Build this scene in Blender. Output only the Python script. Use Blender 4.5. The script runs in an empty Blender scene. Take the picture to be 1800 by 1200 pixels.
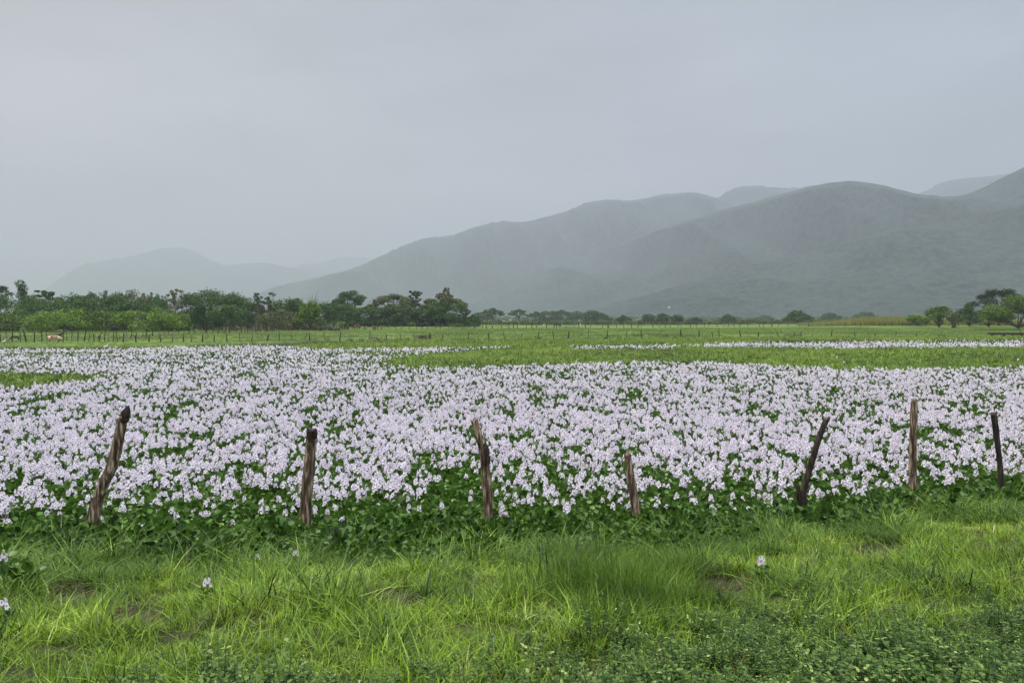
import bpy, math, random
import numpy as np
R = math.radians
sc = bpy.context.scene
# ------------------------------------------------------------------ camera
FPX, HZ, CAMH = 1300.0, 560.0, 3.0          # focal length and horizon row of the 1800x1200 photograph
cam = bpy.data.cameras.new('camera'); camo = bpy.data.objects.new('camera', cam)
sc.collection.objects.link(camo); sc.camera = camo
camo.location = (0, 0, CAMH); camo.rotation_euler = (R(90), 0, 0)
cam.sensor_width = 36; cam.lens = 36*FPX/1800; cam.shift_y = -(600-HZ)/1800
cam.clip_start = 0.1; cam.clip_end = 20000
# ------------------------------------------------------------------ overcast sky
SUN_EL, SUN_AZ = 58, -35
w = bpy.data.worlds.new('World'); sc.world = w; w.use_nodes = True
nt = w.node_tree; N = nt.nodes; L = nt.links; N.clear()
wo = N.new('ShaderNodeOutputWorld'); bg = N.new('ShaderNodeBackground'); L.new(bg.outputs[0], wo.inputs[0])
sky = N.new('ShaderNodeTexSky'); sky.sky_type = 'NISHITA'; sky.sun_disc = False
sky.sun_elevation = R(SUN_EL); sky.sun_rotation = R(SUN_AZ); sky.dust_density = 3.0
skm = N.new('ShaderNodeVectorMath'); skm.operation = 'SCALE'; skm.inputs['Scale'].default_value = 0.09
L.new(sky.outputs[0], skm.inputs[0])
tc = N.new('ShaderNodeTexCoord'); sep = N.new('ShaderNodeSeparateXYZ'); L.new(tc.outputs['Generated'], sep.inputs[0])
vr = N.new('ShaderNodeValToRGB'); L.new(sep.outputs['Z'], vr.inputs[0])
cr = vr.color_ramp
cr.elements[0].position = 0.0; cr.elements[0].color = (.43, .44, .445, 1)
cr.elements[1].position = 1.0; cr.elements[1].color = (4.2, 4.15, 4.0, 1)
e = cr.elements.new(.12); e.color = (.42, .43, .445, 1)
e = cr.elements.new(.42); e.color = (.385, .405, .43, 1)
e = cr.elements.new(.60); e.color = (2.0, 2.0, 2.0, 1)
hr = N.new('ShaderNodeMapRange'); hr.inputs['From Min'].default_value = -.6; hr.inputs['From Max'].default_value = .6
L.new(sep.outputs['X'], hr.inputs[0])
hx = N.new('ShaderNodeMix'); hx.data_type = 'RGBA'; L.new(hr.outputs[0], hx.inputs['Factor'])
hx.inputs['A'].default_value = (1.06, 1.0, .965, 1); hx.inputs['B'].default_value = (.82, .90, 1.0, 1)
mp = N.new('ShaderNodeMapping'); mp.inputs['Scale'].default_value = (1, 1, 3.6); L.new(tc.outputs['Generated'], mp.inputs[0])
nz = N.new('ShaderNodeTexNoise'); nz.inputs['Scale'].default_value = 2.6; nz.inputs['Detail'].default_value = 5
nz.inputs['Roughness'].default_value = .5; L.new(mp.outputs[0], nz.inputs[0])
nr = N.new('ShaderNodeMapRange'); nr.inputs['From Min'].default_value = .3; nr.inputs['From Max'].default_value = .7
nr.inputs['To Min'].default_value = .85; nr.inputs['To Max'].default_value = 1.17; L.new(nz.outputs[0], nr.inputs[0])
m1 = N.new('ShaderNodeVectorMath'); m1.operation = 'MULTIPLY'; L.new(vr.outputs[0], m1.inputs[0]); L.new(hx.outputs['Result'], m1.inputs[1])
m2 = N.new('ShaderNodeVectorMath'); m2.operation = 'SCALE'; L.new(m1.outputs[0], m2.inputs[0]); L.new(nr.outputs[0], m2.inputs['Scale'])
mx = N.new('ShaderNodeMix'); mx.data_type = 'RGBA'; mx.inputs['Factor'].default_value = .9
L.new(skm.outputs[0], mx.inputs['A']); L.new(m2.outputs[0], mx.inputs['B']); L.new(mx.outputs['Result'], bg.inputs[0])
bg.inputs[1].default_value = 1.0
sl = bpy.data.lights.new('sun', 'SUN'); so = bpy.data.objects.new('sun', sl); sc.collection.objects.link(so)
sl.energy = 1.5; sl.angle = R(11); sl.color = (1, .95, .84)
so.rotation_euler = (R(90-SUN_EL), 0, R(180-SUN_AZ)); so.location = (0, 0, 60)
sc.view_settings.view_transform = 'Standard'; sc.view_settings.look = 'None'
sc.view_settings.exposure = 0.35; sc.view_settings.gamma = 1
sc.render.engine = 'CYCLES'
cy = sc.cycles
cy.max_bounces = 5; cy.diffuse_bounces = 2; cy.glossy_bounces = 2; cy.transmission_bounces = 3; cy.volume_bounces = 1
cy.transparent_max_bounces = 4

# ------------------------------------------------------------------ helpers
rng = np.random.default_rng(7)
COL = sc.collection
def tag(o, label=None, cat=None, group=None, kind=None):
    if label: o['label'] = label
    if cat: o['category'] = cat
    if group: o['group'] = group
    if kind: o['kind'] = kind
    return o
def empty(name, loc, label, cat, group=None, rz=0):
    o = bpy.data.objects.new(name, None); COL.objects.link(o); o.location = loc; o.rotation_euler = (0, 0, rz)
    o.empty_display_size = .3
    return tag(o, label, cat, group)
def mesh_np(name, V, F, mats=(), midx=None, smooth=False):
    """V (n,3); F list of arrays of shape (m,k) with k = 3 or 4"""
    me = bpy.data.meshes.new(name)
    F = [np.asarray(f, dtype=np.int32) for f in F if len(f)]
    V = np.asarray(V, dtype=np.float32)
    me.vertices.add(len(V)); me.vertices.foreach_set('co', V.ravel())
    loops = np.concatenate([f.ravel() for f in F]); tot = np.concatenate([np.full(len(f), f.shape[1], np.int32) for f in F])
    me.loops.add(len(loops)); me.loops.foreach_set('vertex_index', loops)
    st = np.concatenate([[0], np.cumsum(tot)[:-1]]).astype(np.int32)
    me.polygons.add(len(tot)); me.polygons.foreach_set('loop_start', st); me.polygons.foreach_set('loop_total', tot)
    for m in mats: me.materials.append(m)
    if midx is not None: me.polygons.foreach_set('material_index', np.asarray(midx, np.int32))
    me.update(calc_edges=True)
    me.polygons.foreach_set('use_smooth', np.full(len(tot), bool(smooth)))
    return me
def obj(name, me, parent=None, loc=None):
    o = bpy.data.objects.new(name, me); COL.objects.link(o)
    if parent is not None: o.parent = parent
    if loc is not None: o.location = loc
    return o
class MB:
    """collects triangles and quads, then builds one mesh"""
    def __init__(s): s.V = []; s.T = []; s.Q = []; s.tm = []; s.qm = []; s.n = 0
    def add(s, V, T=(), Q=(), m=0):
        V = np.asarray(V, float)
        s.V.append(V)
        if len(T): s.T.append(np.asarray(T)+s.n); s.tm += [m]*len(T)
        if len(Q): s.Q.append(np.asarray(Q)+s.n); s.qm += [m]*len(Q)
        s.n += len(V)
    def mesh(s, name, mats, smooth=False):
        F = []
        if s.T: F.append(np.concatenate(s.T))
        if s.Q: F.append(np.concatenate(s.Q))
        return mesh_np(name, np.concatenate(s.V), F, mats, s.tm+s.qm, smooth)
    def tube(s, P, r, n=6, m=0, cap=True):
        P = np.asarray(P, float); r = np.broadcast_to(r, (len(P),)); rings = []
        for i in range(len(P)):
            d = P[min(i+1, len(P)-1)]-P[max(i-1, 0)]; d = d/(np.linalg.norm(d)+1e-9)
            a = np.cross(d, [0, 1, 0.02]) if abs(d[1]) < .9 else np.cross(d, [1, 0, 0]); a /= np.linalg.norm(a)+1e-9
            b = np.cross(d, a); th = np.arange(n)*2*math.pi/n
            rings.append(P[i]+r[i]*(np.cos(th)[:, None]*a+np.sin(th)[:, None]*b))
        V = np.concatenate(rings); Q = []
        for i in range(len(P)-1):
            for k in range(n):
                Q.append((i*n+k, i*n+(k+1) % n, (i+1)*n+(k+1) % n, (i+1)*n+k))
        T = []
        if cap:
            V = np.concatenate([V, [P[0], P[-1]]]); c0, c1 = len(V)-2, len(V)-1
            for k in range(n):
                T.append((c0, (k+1) % n, k)); T.append((c1, (len(P)-1)*n+k, (len(P)-1)*n+(k+1) % n))
        s.add(V, T, Q, m)
    def box(s, c, d, m=0, rz=0, jit=0):
        x, y, z = np.array(d)/2
        V = np.array([[-x, -y, -z], [x, -y, -z], [x, y, -z], [-x, y, -z], [-x, -y, z], [x, -y, z], [x, y, z], [-x, y, z]])
        if jit: V = V+rng.normal(0, jit, V.shape)
        cs, sn = math.cos(rz), math.sin(rz)
        V = np.stack([V[:, 0]*cs-V[:, 1]*sn, V[:, 0]*sn+V[:, 1]*cs, V[:, 2]], 1)+np.array(c)
        s.add(V, (), [(0, 3, 2, 1), (4, 5, 6, 7), (0, 1, 5, 4), (1, 2, 6, 5), (2, 3, 7, 6), (3, 0, 4, 7)], m)
def _h(ix, iy, s):
    v = np.sin(ix*127.1+iy*311.7+s*74.7)*43758.5453
    return v-np.floor(v)
def vn(x, y, s=0):
    x = np.asarray(x, float); y = np.asarray(y, float)
    ix = np.floor(x); iy = np.floor(y); fx = x-ix; fy = y-iy
    fx = fx*fx*(3-2*fx); fy = fy*fy*(3-2*fy)
    a = _h(ix, iy, s); b = _h(ix+1, iy, s); c = _h(ix, iy+1, s); d = _h(ix+1, iy+1, s)
    return (a*(1-fx)+b*fx)*(1-fy)+(c*(1-fx)+d*fx)*fy
def fbm(x, y, s=0, o=4):
    t = 0; a = .5; n = 0
    for i in range(o):
        t = t+a*vn(x*2**i, y*2**i, s+i*3.1); n += a; a *= .5
    return t/n
def ss(a, b, x):
    t = np.clip((np.asarray(x, float)-a)/(b-a), 0, 1); return t*t*(3-2*t)
def PX(x, y): return 900+FPX*x/y
def PY(y, z): return HZ+FPX*(CAMH-z)/y
def XW(px, y): return (px-900)/FPX*y
def YW(py, z=0): return FPX*(CAMH-z)/(py-HZ)

# ------------------------------------------------------------------ materials
def nodes(name):
    m = bpy.data.materials.new(name); m.use_nodes = True; t = m.node_tree
    b = t.nodes['Principled BSDF']; b.inputs['Specular IOR Level'].default_value = .25
    return m, t, b
def leaf_mat(name, ca, cb, rough=.5, trans=.3, cc=None, spec=.3, worldscale=None):
    """two leaf colours mixed by instance and by leaf, a little light passing through"""
    m, t, b = nodes(name); n = t.nodes; l = t.links
    g = n.new('ShaderNodeNewGeometry'); oi = n.new('ShaderNodeObjectInfo')
    a = n.new('ShaderNodeMath'); a.operation = 'MULTIPLY_ADD'; l.new(g.outputs['Random Per Island'], a.inputs[0]); a.inputs[1].default_value = 3.2; l.new(oi.outputs['Random'], a.inputs[2])
    h = n.new('ShaderNodeMath'); h.operation = 'MULTIPLY'; h.inputs[1].default_value = 1/4.2; l.new(a.outputs[0], h.inputs[0])
    f = h.outputs[0]
    if worldscale:
        no = n.new('ShaderNodeTexNoise'); no.inputs['Scale'].default_value = worldscale; no.inputs['Detail'].default_value = 2
        l.new(g.outputs['Position'], no.inputs[0])
        mm = n.new('ShaderNodeMapRange'); mm.inputs[1].default_value = .3; mm.inputs[2].default_value = .7; l.new(no.outputs[0], mm.inputs[0])
        ad = n.new('ShaderNodeMath'); ad.operation = 'MULTIPLY_ADD'; l.new(f, ad.inputs[0]); ad.inputs[1].default_value = 2.2; l.new(mm.outputs[0], ad.inputs[2])
        hh = n.new('ShaderNodeMath'); hh.operation = 'MULTIPLY'; hh.inputs[1].default_value = 1/3.2; l.new(ad.outputs[0], hh.inputs[0]); f = hh.outputs[0]
    r = n.new('ShaderNodeValToRGB'); l.new(f, r.inputs[0])
    r.color_ramp.elements[0].position = .15; r.color_ramp.elements[0].color = (*ca, 1)
    r.color_ramp.elements[1].position = .8; r.color_ramp.elements[1].color = (*cb, 1)
    if cc:
        e = r.color_ramp.elements.new(.93); e.color = (*cc, 1)
    l.new(r.outputs[0], b.inputs['Base Color']); b.inputs['Roughness'].default_value = rough
    b.inputs['Specular IOR Level'].default_value = spec
    tr = n.new('ShaderNodeBsdfTranslucent'); l.new(r.outputs[0], tr.inputs[0])
    mx = n.new('ShaderNodeMixShader'); mx.inputs[0].default_value = trans
    l.new(b.outputs[0], mx.inputs[1]); l.new(tr.outputs[0], mx.inputs[2]); l.new(mx.outputs[0], n['Material Output'].inputs[0])
    return m
def noise_mat(name, ca, cb, scale, rough=.85, stretch=(1, 1, 1), bump=.0, bscale=None, cc=None, coord='Object', detail=5, dist=.05, lo=.35, hi=.65):
    m, t, b = nodes(name); n = t.nodes; l = t.links
    tc = n.new('ShaderNodeTexCoord'); mp = n.new('ShaderNodeMapping'); mp.inputs['Scale'].default_value = stretch
    l.new(tc.outputs[coord], mp.inputs[0])
    no = n.new('ShaderNodeTexNoise'); no.inputs['Scale'].default_value = scale; no.inputs['Detail'].default_value = detail
    l.new(mp.outputs[0], no.inputs[0])
    r = n.new('ShaderNodeValToRGB'); l.new(no.outputs[0], r.inputs[0])
    r.color_ramp.elements[0].position = lo; r.color_ramp.elements[0].color = (*ca, 1)
    r.color_ramp.elements[1].position = hi; r.color_ramp.elements[1].color = (*cb, 1)
    if cc: e = r.color_ramp.elements.new((lo+hi)/2); e.color = (*cc, 1)
    l.new(r.outputs[0], b.inputs['Base Color']); b.inputs['Roughness'].default_value = rough
    if bump:
        n2 = n.new('ShaderNodeTexNoise'); n2.inputs['Scale'].default_value = bscale or scale; n2.inputs['Detail'].default_value = 6
        l.new(mp.outputs[0], n2.inputs[0]); bp = n.new('ShaderNodeBump'); bp.inputs['Strength'].default_value = bump; bp.inputs['Distance'].default_value = dist
        l.new(n2.outputs[0], bp.inputs['Height']); l.new(bp.outputs[0], b.inputs['Normal'])
    return m
M = {}
M['fresh'] = leaf_mat('fresh_grass', (.018, .045, .002), (.27, .42, .028), .5, .2, (.75, .74, .36), worldscale=.9, spec=.2)
M['deep'] = leaf_mat('deep_grass', (.008, .026, .002), (.12, .23, .014), .5, .2, (.46, .54, .14), worldscale=1.2, spec=.2)
M['dry'] = leaf_mat('dry_grass', (.03, .02, .01), (.17, .13, .06), .7, .1)
M['hyleaf'] = leaf_mat('hyacinth_leaf', (.010, .036, .004), (.085, .185, .016), .4, .15, (.24, .26, .05), spec=.3)
M['weed'] = leaf_mat('weed_leaf', (.011, .036, .005), (.088, .155, .026), .55, .1, (.30, .36, .12), spec=.15)
M['stalk'] = leaf_mat('green_stalk', (.06, .13, .03), (.12, .2, .04), .5, .1)
M['petal'] = leaf_mat('lavender_petal', (.81, .73, .87), (.97, .94, .98), .6, .25)
M['eye'] = leaf_mat('petal_spot', (.10, .04, .16), (.20, .08, .26), .6, .1)
M['mat'] = leaf_mat('marsh_plant', (.03, .075, .005), (.21, .32, .02), .5, .2, (.42, .50, .09), worldscale=.12)
M['meadow'] = leaf_mat('meadow_grass', (.03, .07, .007), (.165, .25, .024), .5, .2, (.28, .33, .09), worldscale=.06)
M['bark'] = noise_mat('grey_bark', (.05, .04, .03), (.17, .14, .11), 3, .9, (1, 1, .3), .4)
M['palebark'] = noise_mat('pale_bark', (.14, .12, .10), (.34, .30, .25), 3, .9, (1, 1, .3), .4)
M['farwood'] = noise_mat('dark_weathered_wood', (.018, .015, .012), (.085, .07, .055), 6, .9, (1, 1, .25))
M['palewood'] = noise_mat('pale_weathered_wood', (.10, .085, .07), (.28, .24, .20), 6, .9, (1, 1, .25))
M['wire'] = noise_mat('rusty_wire', (.03, .022, .018), (.09, .06, .045), 30, .7)

# ------------------------------------------------------------------ terrain
def edge(x):
    xx = np.clip(x, -14, 14); return 10.3+.16*xx+.012*xx*xx+.5*(vn(xx*.7, xx*0, 5)-.5)
_SP = [-900, 0, 300, 450, 700, 1200, 1800, 2700]; _SY = [69, 73, 78, 87, 104, 117, 119, 121]
def shore(x, y):
    return np.interp(PX(x, np.maximum(y, 5)), _SP, _SY)+3*(fbm(x*.05, y*0+1, 3)-.5)
BARE = [(130, 1052, 75, 22), (240, 1090, 60, 22), (1270, 1036, 62, 26), (700, 1060, 55, 20), (1540, 972, 62, 15), (1760, 970, 60, 12), (100, 1100, 35, 12), (300, 1125, 40, 10), (860, 1030, 30, 10), (1180, 905, 20, 8)]
def bare(x, y, z):
    px = PX(x, np.maximum(y, .5)); py = PY(np.maximum(y, .5), z); s = np.zeros_like(px)
    for cx, cy_, rx, ry in BARE:
        s = np.maximum(s, 1-((px-cx)/rx/1.05)**2-((py-cy_)/ry/1.15)**2)
    return np.clip(s*1.5, 0, 1)
def T(x, y):
    x = np.asarray(x, float); y = np.asarray(y, float)
    t = edge(x)-y
    zb = -.3+.36*ss(-1.0, .4, t)+np.clip(t-.2, 0, 7.2)*.165 + .10*(fbm(x*.8, y*.8, 2)-.5)*ss(0, 1, t)
    zb = zb-.07*bare(x, y, zb)
    # far meadow
    s = ss(0, 2.5, y-shore(x, y))
    pud = ss(.60, .66, fbm(x*.035+3, y*.16, 9))*ss(95, 100, y)*(1-ss(118, 130, y))
    zm = -.3+.45*s+.12*(fbm(x*.06, y*.06, 4)-.5)*s-.34*pud*s
    px = PX(x, np.maximum(y, 5))
    zm = zm+ss(170, 300, y)*(.25+1.0*ss(1150, 1700, px)) + ss(500, 1600, y)*6*fbm(x*.002, y*.002, 6)
    return np.where(y < 40, zb, zm)
xs = np.concatenate([-np.geomspace(160, 9000, 46)[::-1], np.arange(-154, -22, 3.0), np.arange(-22, -9, .7), np.arange(-9, 9.1, .22), np.arange(9.7, 22, .7), np.arange(22, 154, 3.0), np.geomspace(160, 9000, 46)])
ys = np.concatenate([-np.geomspace(14, 700, 12)[::-1], np.arange(-12, 2, 1.0), np.arange(2, 14, .22), np.arange(14, 60, 3.0), np.arange(60, 135, 1.1), np.geomspace(137, 9500, 60)])
GX, GY = np.meshgrid(xs, ys); GZ = T(GX, GY); GZ = np.where(GY < 0, np.minimum(GZ, 1.55), GZ)
nx, ny = len(xs), len(ys); ii = (np.arange(ny-1)[:, None]*nx+np.arange(nx-1)[None, :]).ravel()
gm, t, b = nodes('ground_soil_and_turf'); n = t.nodes; l = t.links
at = n.new('ShaderNodeAttribute'); at.attribute_name = 'bare'
def nramp(scale, ca, cb, lo=.35, hi=.65, st=(1, 1, 1)):
    g = n.new('ShaderNodeNewGeometry'); mp = n.new('ShaderNodeMapping'); mp.inputs['Scale'].default_value = st; l.new(g.outputs['Position'], mp.inputs[0])
    no = n.new('ShaderNodeTexNoise'); no.inputs['Scale'].default_value = scale; no.inputs['Detail'].default_value = 6; l.new(mp.outputs[0], no.inputs[0])
    r = n.new('ShaderNodeValToRGB'); l.new(no.outputs[0], r.inputs[0]); r.color_ramp.elements[0].position = lo; r.color_ramp.elements[1].position = hi
    r.color_ramp.elements[0].color = (*ca, 1); r.color_ramp.elements[1].color = (*cb, 1); return r
g1 = nramp(.09, (.04, .09, .009), (.13, .20, .024), st=(1, .35, 1)); g2 = nramp(3.5, (.6, .6, .55), (1.15, 1.15, 1.1))
mu = n.new('ShaderNodeMix'); mu.data_type = 'RGBA'; mu.blend_type = 'MULTIPLY'; mu.inputs['Factor'].default_value = 1
l.new(g1.outputs[0], mu.inputs['A']); l.new(g2.outputs[0], mu.inputs['B'])
s1 = nramp(9, (.006, .004, .0025), (.030, .021, .012))
mm = n.new('ShaderNodeMix'); mm.data_type = 'RGBA'; l.new(at.outputs['Fac'], mm.inputs['Factor']); l.new(mu.outputs['Result'], mm.inputs['A']); l.new(s1.outputs[0], mm.inputs['B'])
l.new(mm.outputs['Result'], b.inputs['Base Color']); b.inputs['Roughness'].default_value = .95
me = mesh_np('ground', np.stack([GX.ravel(), GY.ravel(), GZ.ravel()], 1), [np.stack([ii, ii+1, ii+1+nx, ii+nx], 1)], [gm], None, True)
a = me.attributes.new('bare', 'FLOAT', 'POINT')
soil = np.where(GY < 40, .86, np.clip(1-ss(.0, .10, GZ), 0, 1)*(GY < 200))
a.data.foreach_set('value', soil.ravel().astype(np.float32))
tag(obj('ground', me), kind='structure')
wm, t, b = nodes('marsh_water'); b.inputs['Base Color'].default_value = (.018, .024, .016, 1); b.inputs['Roughness'].default_value = .07; b.inputs['IOR'].default_value = 1.33
b.inputs['Specular IOR Level'].default_value = .5
no = t.nodes.new('ShaderNodeTexNoise'); no.inputs['Scale'].default_value = 3; bp = t.nodes.new('ShaderNodeBump'); bp.inputs['Strength'].default_value = .08; bp.inputs['Distance'].default_value = .02
tcn = t.nodes.new('ShaderNodeTexCoord'); t.links.new(tcn.outputs['Object'], no.inputs[0]); t.links.new(no.outputs[0], bp.inputs['Height']); t.links.new(bp.outputs[0], b.inputs['Normal'])
wx = np.array([-400, 400]); V = [(-400, 6, 0), (400, 6, 0), (400, 135, 0), (-400, 135, 0)]
tag(obj('water', mesh_np('water', V, [[(0, 1, 2, 3)]], [wm])), kind='structure')

# ------------------------------------------------------------------ mountains
def hill_mat(name, ca, cb):
    m, t, b = nodes(name); n = t.nodes; l = t.links; b.inputs['Roughness'].default_value = 1; b.inputs['Specular IOR Level'].default_value = 0
    g = n.new('ShaderNodeNewGeometry')
    n1 = n.new('ShaderNodeTexNoise'); n1.inputs['Scale'].default_value = .055; n1.inputs['Detail'].default_value = 6; n1.inputs['Roughness'].default_value = .7
    n2 = n.new('ShaderNodeTexNoise'); n2.inputs['Scale'].default_value = .004; n2.inputs['Detail'].default_value = 3
    l.new(g.outputs['Position'], n1.inputs[0]); l.new(g.outputs['Position'], n2.inputs[0])
    ad = n.new('ShaderNodeMath'); ad.operation = 'MULTIPLY_ADD'; ad.inputs[1].default_value = .75; l.new(n1.outputs[0], ad.inputs[0])
    h = n.new('ShaderNodeMath'); h.operation = 'MULTIPLY'; h.inputs[1].default_value = .4; l.new(n2.outputs[0], h.inputs[0]); l.new(h.outputs[0], ad.inputs[2])
    r = n.new('ShaderNodeValToRGB'); l.new(ad.outputs[0], r.inputs[0]); r.color_ramp.elements[0].position = .38; r.color_ramp.elements[1].position = .64
    r.color_ramp.elements[0].color = (*ca, 1); r.color_ramp.elements[1].color = (*cb, 1); l.new(r.outputs[0], b.inputs['Base Color'])
    bp = n.new('ShaderNodeBump'); bp.inputs['Strength'].default_value = 1; bp.inputs['Distance'].default_value = 14; l.new(n1.outputs[0], bp.inputs['Height']); l.new(bp.outputs[0], b.inputs['Normal'])
    return m
HM = hill_mat('forested_slope', (.001, .004, .006), (.052, .074, .066))
def ridge(name, pts, Yc, Yf, seed, spur=.3, nxx=260, nt=90, sm=5):
    pts = np.array(pts, float); yc = np.interp(pts[:, 0], *Yc); X = (pts[:, 0]-900)/FPX*yc; H = CAMH+(HZ-pts[:, 1])/FPX*yc
    gx = np.linspace(X[0], X[-1], nxx); h = np.interp(gx, X, H); yfar = np.interp(gx, X, yc); Yf = np.interp(np.interp(gx, X, pts[:, 0]), *Yf); Yc = yfar
    k = np.exp(-np.linspace(-2, 2, 2*sm+1)**2); k /= k.sum(); hp = np.pad(h, sm, mode='edge'); h = np.convolve(hp, k, 'valid')
    h = h+yfar*.0012*(fbm(gx*.008, gx*0, seed)-.5)*2 + yfar*.0009*(fbm(gx*.05, gx*0, seed+4)-.5)*2 + yfar*.0010*(vn(gx*.045, gx*0, seed+5) > .84)
    s = np.concatenate([np.linspace(0, 1, nt), np.linspace(1.02, 1.7, 14)]); S, Gx = np.meshgrid(s, gx, indexing='ij')
    Hh = np.broadcast_to(h, S.shape)
    Y = Yf+(Yc-Yf)*S+ 60*(fbm(Gx*.003, S*0, seed+1)-.5)*(1-S)*2
    prof = np.where(S <= 1, np.clip(S, 0, 1)**1.15, np.clip(1-((S-1)/.7)**1.3, 0, 1))
    rn = 1-np.abs(2*fbm(Gx*.0032+S*1.1, S*1.2, seed+2, 4)-1)*2.2
    z = Hh*prof*(1+spur*rn*4*np.clip(S, 0, 1)*np.clip(1-S, 0, 1))-12*(1-np.clip(S, 0, 1))
    ppx = 900+FPX*Gx/Y; sil = (HZ-np.interp(ppx, np.interp(gx, X, pts[:, 0]), HZ-(h-CAMH)/yfar*FPX))/FPX*Y
    z = np.where(S <= 1, np.minimum(z, sil*np.interp(S, [0, .9, 1], [.96, .98, 1.0])+CAMH), z)
    if True:
        z = z+6*(fbm(Gx*.03, Y*.03, seed+3, 2)-.5)*np.clip(1-np.abs(S-1)*0, 0, 1)*np.clip((1-S)*8, 0, 1)
    nr_, nc = S.shape; i0 = (np.arange(nr_-1)[:, None]*nc+np.arange(nc-1)[None, :]).ravel()
    me = mesh_np(name, np.stack([Gx.ravel(), Y.ravel(), z.ravel()], 1), [np.stack([i0, i0+1, i0+1+nc, i0+nc], 1)], [HM], None, True)
    return tag(obj(name, me), kind='structure')
ridge('hill_ridge_near', [(700, 566), (780, 556), (850, 525), (950, 478), (1050, 440), (1150, 405), (1250, 375), (1350, 348), (1420, 328), (1490, 316), (1540, 321), (1600, 340), (1640, 346), (1680, 350), (1720, 338), (1760, 313), (1800, 290), (1900, 262), (2100, 245), (2350, 300), (2600, 420), (2800, 520)], ([700, 1100, 1490, 1800], [4300, 3300, 2400, 2100]), ([700, 1100, 1490, 1800], [2500, 1800, 1300, 1150]), 11, .7, 520, 150, 13)
ridge('hill_foothill', [(900, 562), (1000, 552), (1150, 515), (1300, 472), (1420, 442), (1560, 405), (1660, 392), (1760, 368), (1860, 345), (2000, 330), (2300, 420), (2500, 540)], ([900, 1800], [2100, 1750]), ([900, 1800], [1250, 1000]), 66, .6, 420, 110)
ridge('hill_ridge_middle', [(380, 545), (480, 505), (600, 478), (640, 463), (690, 440), (740, 418), (795, 415), (830, 400), (885, 387), (915, 393), (960, 380), (995, 373), (1030, 356), (1065, 350), (1100, 355), (1150, 345), (1210, 337), (1240, 342), (1262, 350), (1300, 370), (1400, 420), (1500, 470)], ([380, 1300], [4700, 3900]), ([380, 1300], [3600, 2700]), 22, .6, 400, 90, 11)
ridge('hill_ridge_behind', [(1150, 440), (1240, 365), (1265, 345), (1290, 330), (1320, 325), (1360, 329), (1400, 331), (1440, 325), (1480, 338), (1540, 370), (1590, 352), (1620, 338), (1665, 318), (1740, 309), (1800, 302), (1900, 300), (2050, 330)], ([0, 1], [4500, 4500]), ([0, 1], [3500, 3500]), 33, .5, 260, 90, 5)
ridge('hill_far_left', [(20, 548), (60, 520), (95, 497), (120, 478), (150, 463), (200, 456), (240, 447), (280, 438), (310, 434), (340, 440), (370, 458), (395, 466), (440, 463), (470, 462), (520, 472), (560, 480), (620, 500), (700, 540)], ([0, 1], [7600, 7600]), ([0, 1], [6400, 6400]), 44, .2)
ridge('hill_farthest', [(430, 500), (500, 475), (530, 465), (560, 462), (600, 452), (640, 452), (680, 462), (760, 490)], ([0, 1], [9100, 9100]), ([0, 1], [8200, 8200]), 55, .2)
# ------------------------------------------------------------------ haze
hz, t, b = nodes('thin_haze'); t.nodes.remove(b)
pv = t.nodes.new('ShaderNodeVolumePrincipled'); pv.inputs['Color'].default_value = (.46, .496, .57, 1); pv.inputs['Density'].default_value = .00029; pv.inputs['Anisotropy'].default_value = .2
t.links.new(pv.outputs[0], t.nodes['Material Output'].inputs['Volume'])
mb = MB(); mb.box((0, 4350, 453), (18600, 10600, 934)); o = obj('haze', mb.mesh('haze', [hz])); tag(o, 'pale even haze lying over the plain and the hills', 'haze', kind='stuff')

# ------------------------------------------------------------------ scattering as one object
def source(coll, name, me):
    o = bpy.data.objects.new(name, me); coll.objects.link(o); return o
def scatter(name, P, rot, scl, idx, coll, label, cat):
    me = bpy.data.meshes.new(name); P = np.asarray(P, np.float32); me.vertices.add(len(P)); me.vertices.foreach_set('co', P.ravel())
    for an, ty, d in (('rot', 'FLOAT_VECTOR', rot), ('scl', 'FLOAT_VECTOR', scl)):
        a = me.attributes.new(an, ty, 'POINT'); a.data.foreach_set('vector', np.asarray(d, np.float32).ravel())
    a = me.attributes.new('idx', 'INT', 'POINT'); a.data.foreach_set('value', np.asarray(idx, np.int32))
    g = bpy.data.node_groups.new(name, 'GeometryNodeTree')
    g.interface.new_socket('Geometry', in_out='INPUT', socket_type='NodeSocketGeometry'); g.interface.new_socket('Geometry', in_out='OUTPUT', socket_type='NodeSocketGeometry')
    n = g.nodes; gi = n.new('NodeGroupInput'); go = n.new('NodeGroupOutput'); ip = n.new('GeometryNodeInstanceOnPoints')
    ci = n.new('GeometryNodeCollectionInfo'); ci.inputs['Collection'].default_value = coll; ci.inputs['Separate Children'].default_value = True; ci.inputs['Reset Children'].default_value = True
    def na(nm, ty):
        k = n.new('GeometryNodeInputNamedAttribute'); k.data_type = ty; k.inputs['Name'].default_value = nm; return k.outputs[0]
    er = n.new('FunctionNodeEulerToRotation'); g.links.new(na('rot', 'FLOAT_VECTOR'), er.inputs[0])
    g.links.new(gi.outputs[0], ip.inputs['Points']); g.links.new(ci.outputs[0], ip.inputs['Instance']); ip.inputs['Pick Instance'].default_value = True
    g.links.new(na('idx', 'INT'), ip.inputs['Instance Index']); g.links.new(er.outputs[0], ip.inputs['Rotation']); g.links.new(na('scl', 'FLOAT_VECTOR'), ip.inputs['Scale'])
    g.links.new(ip.outputs[0], go.inputs[0])
    o = obj(name, me); md = o.modifiers.new('scatter', 'NODES'); md.node_group = g
    return tag(o, label, cat, kind='stuff')
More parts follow.
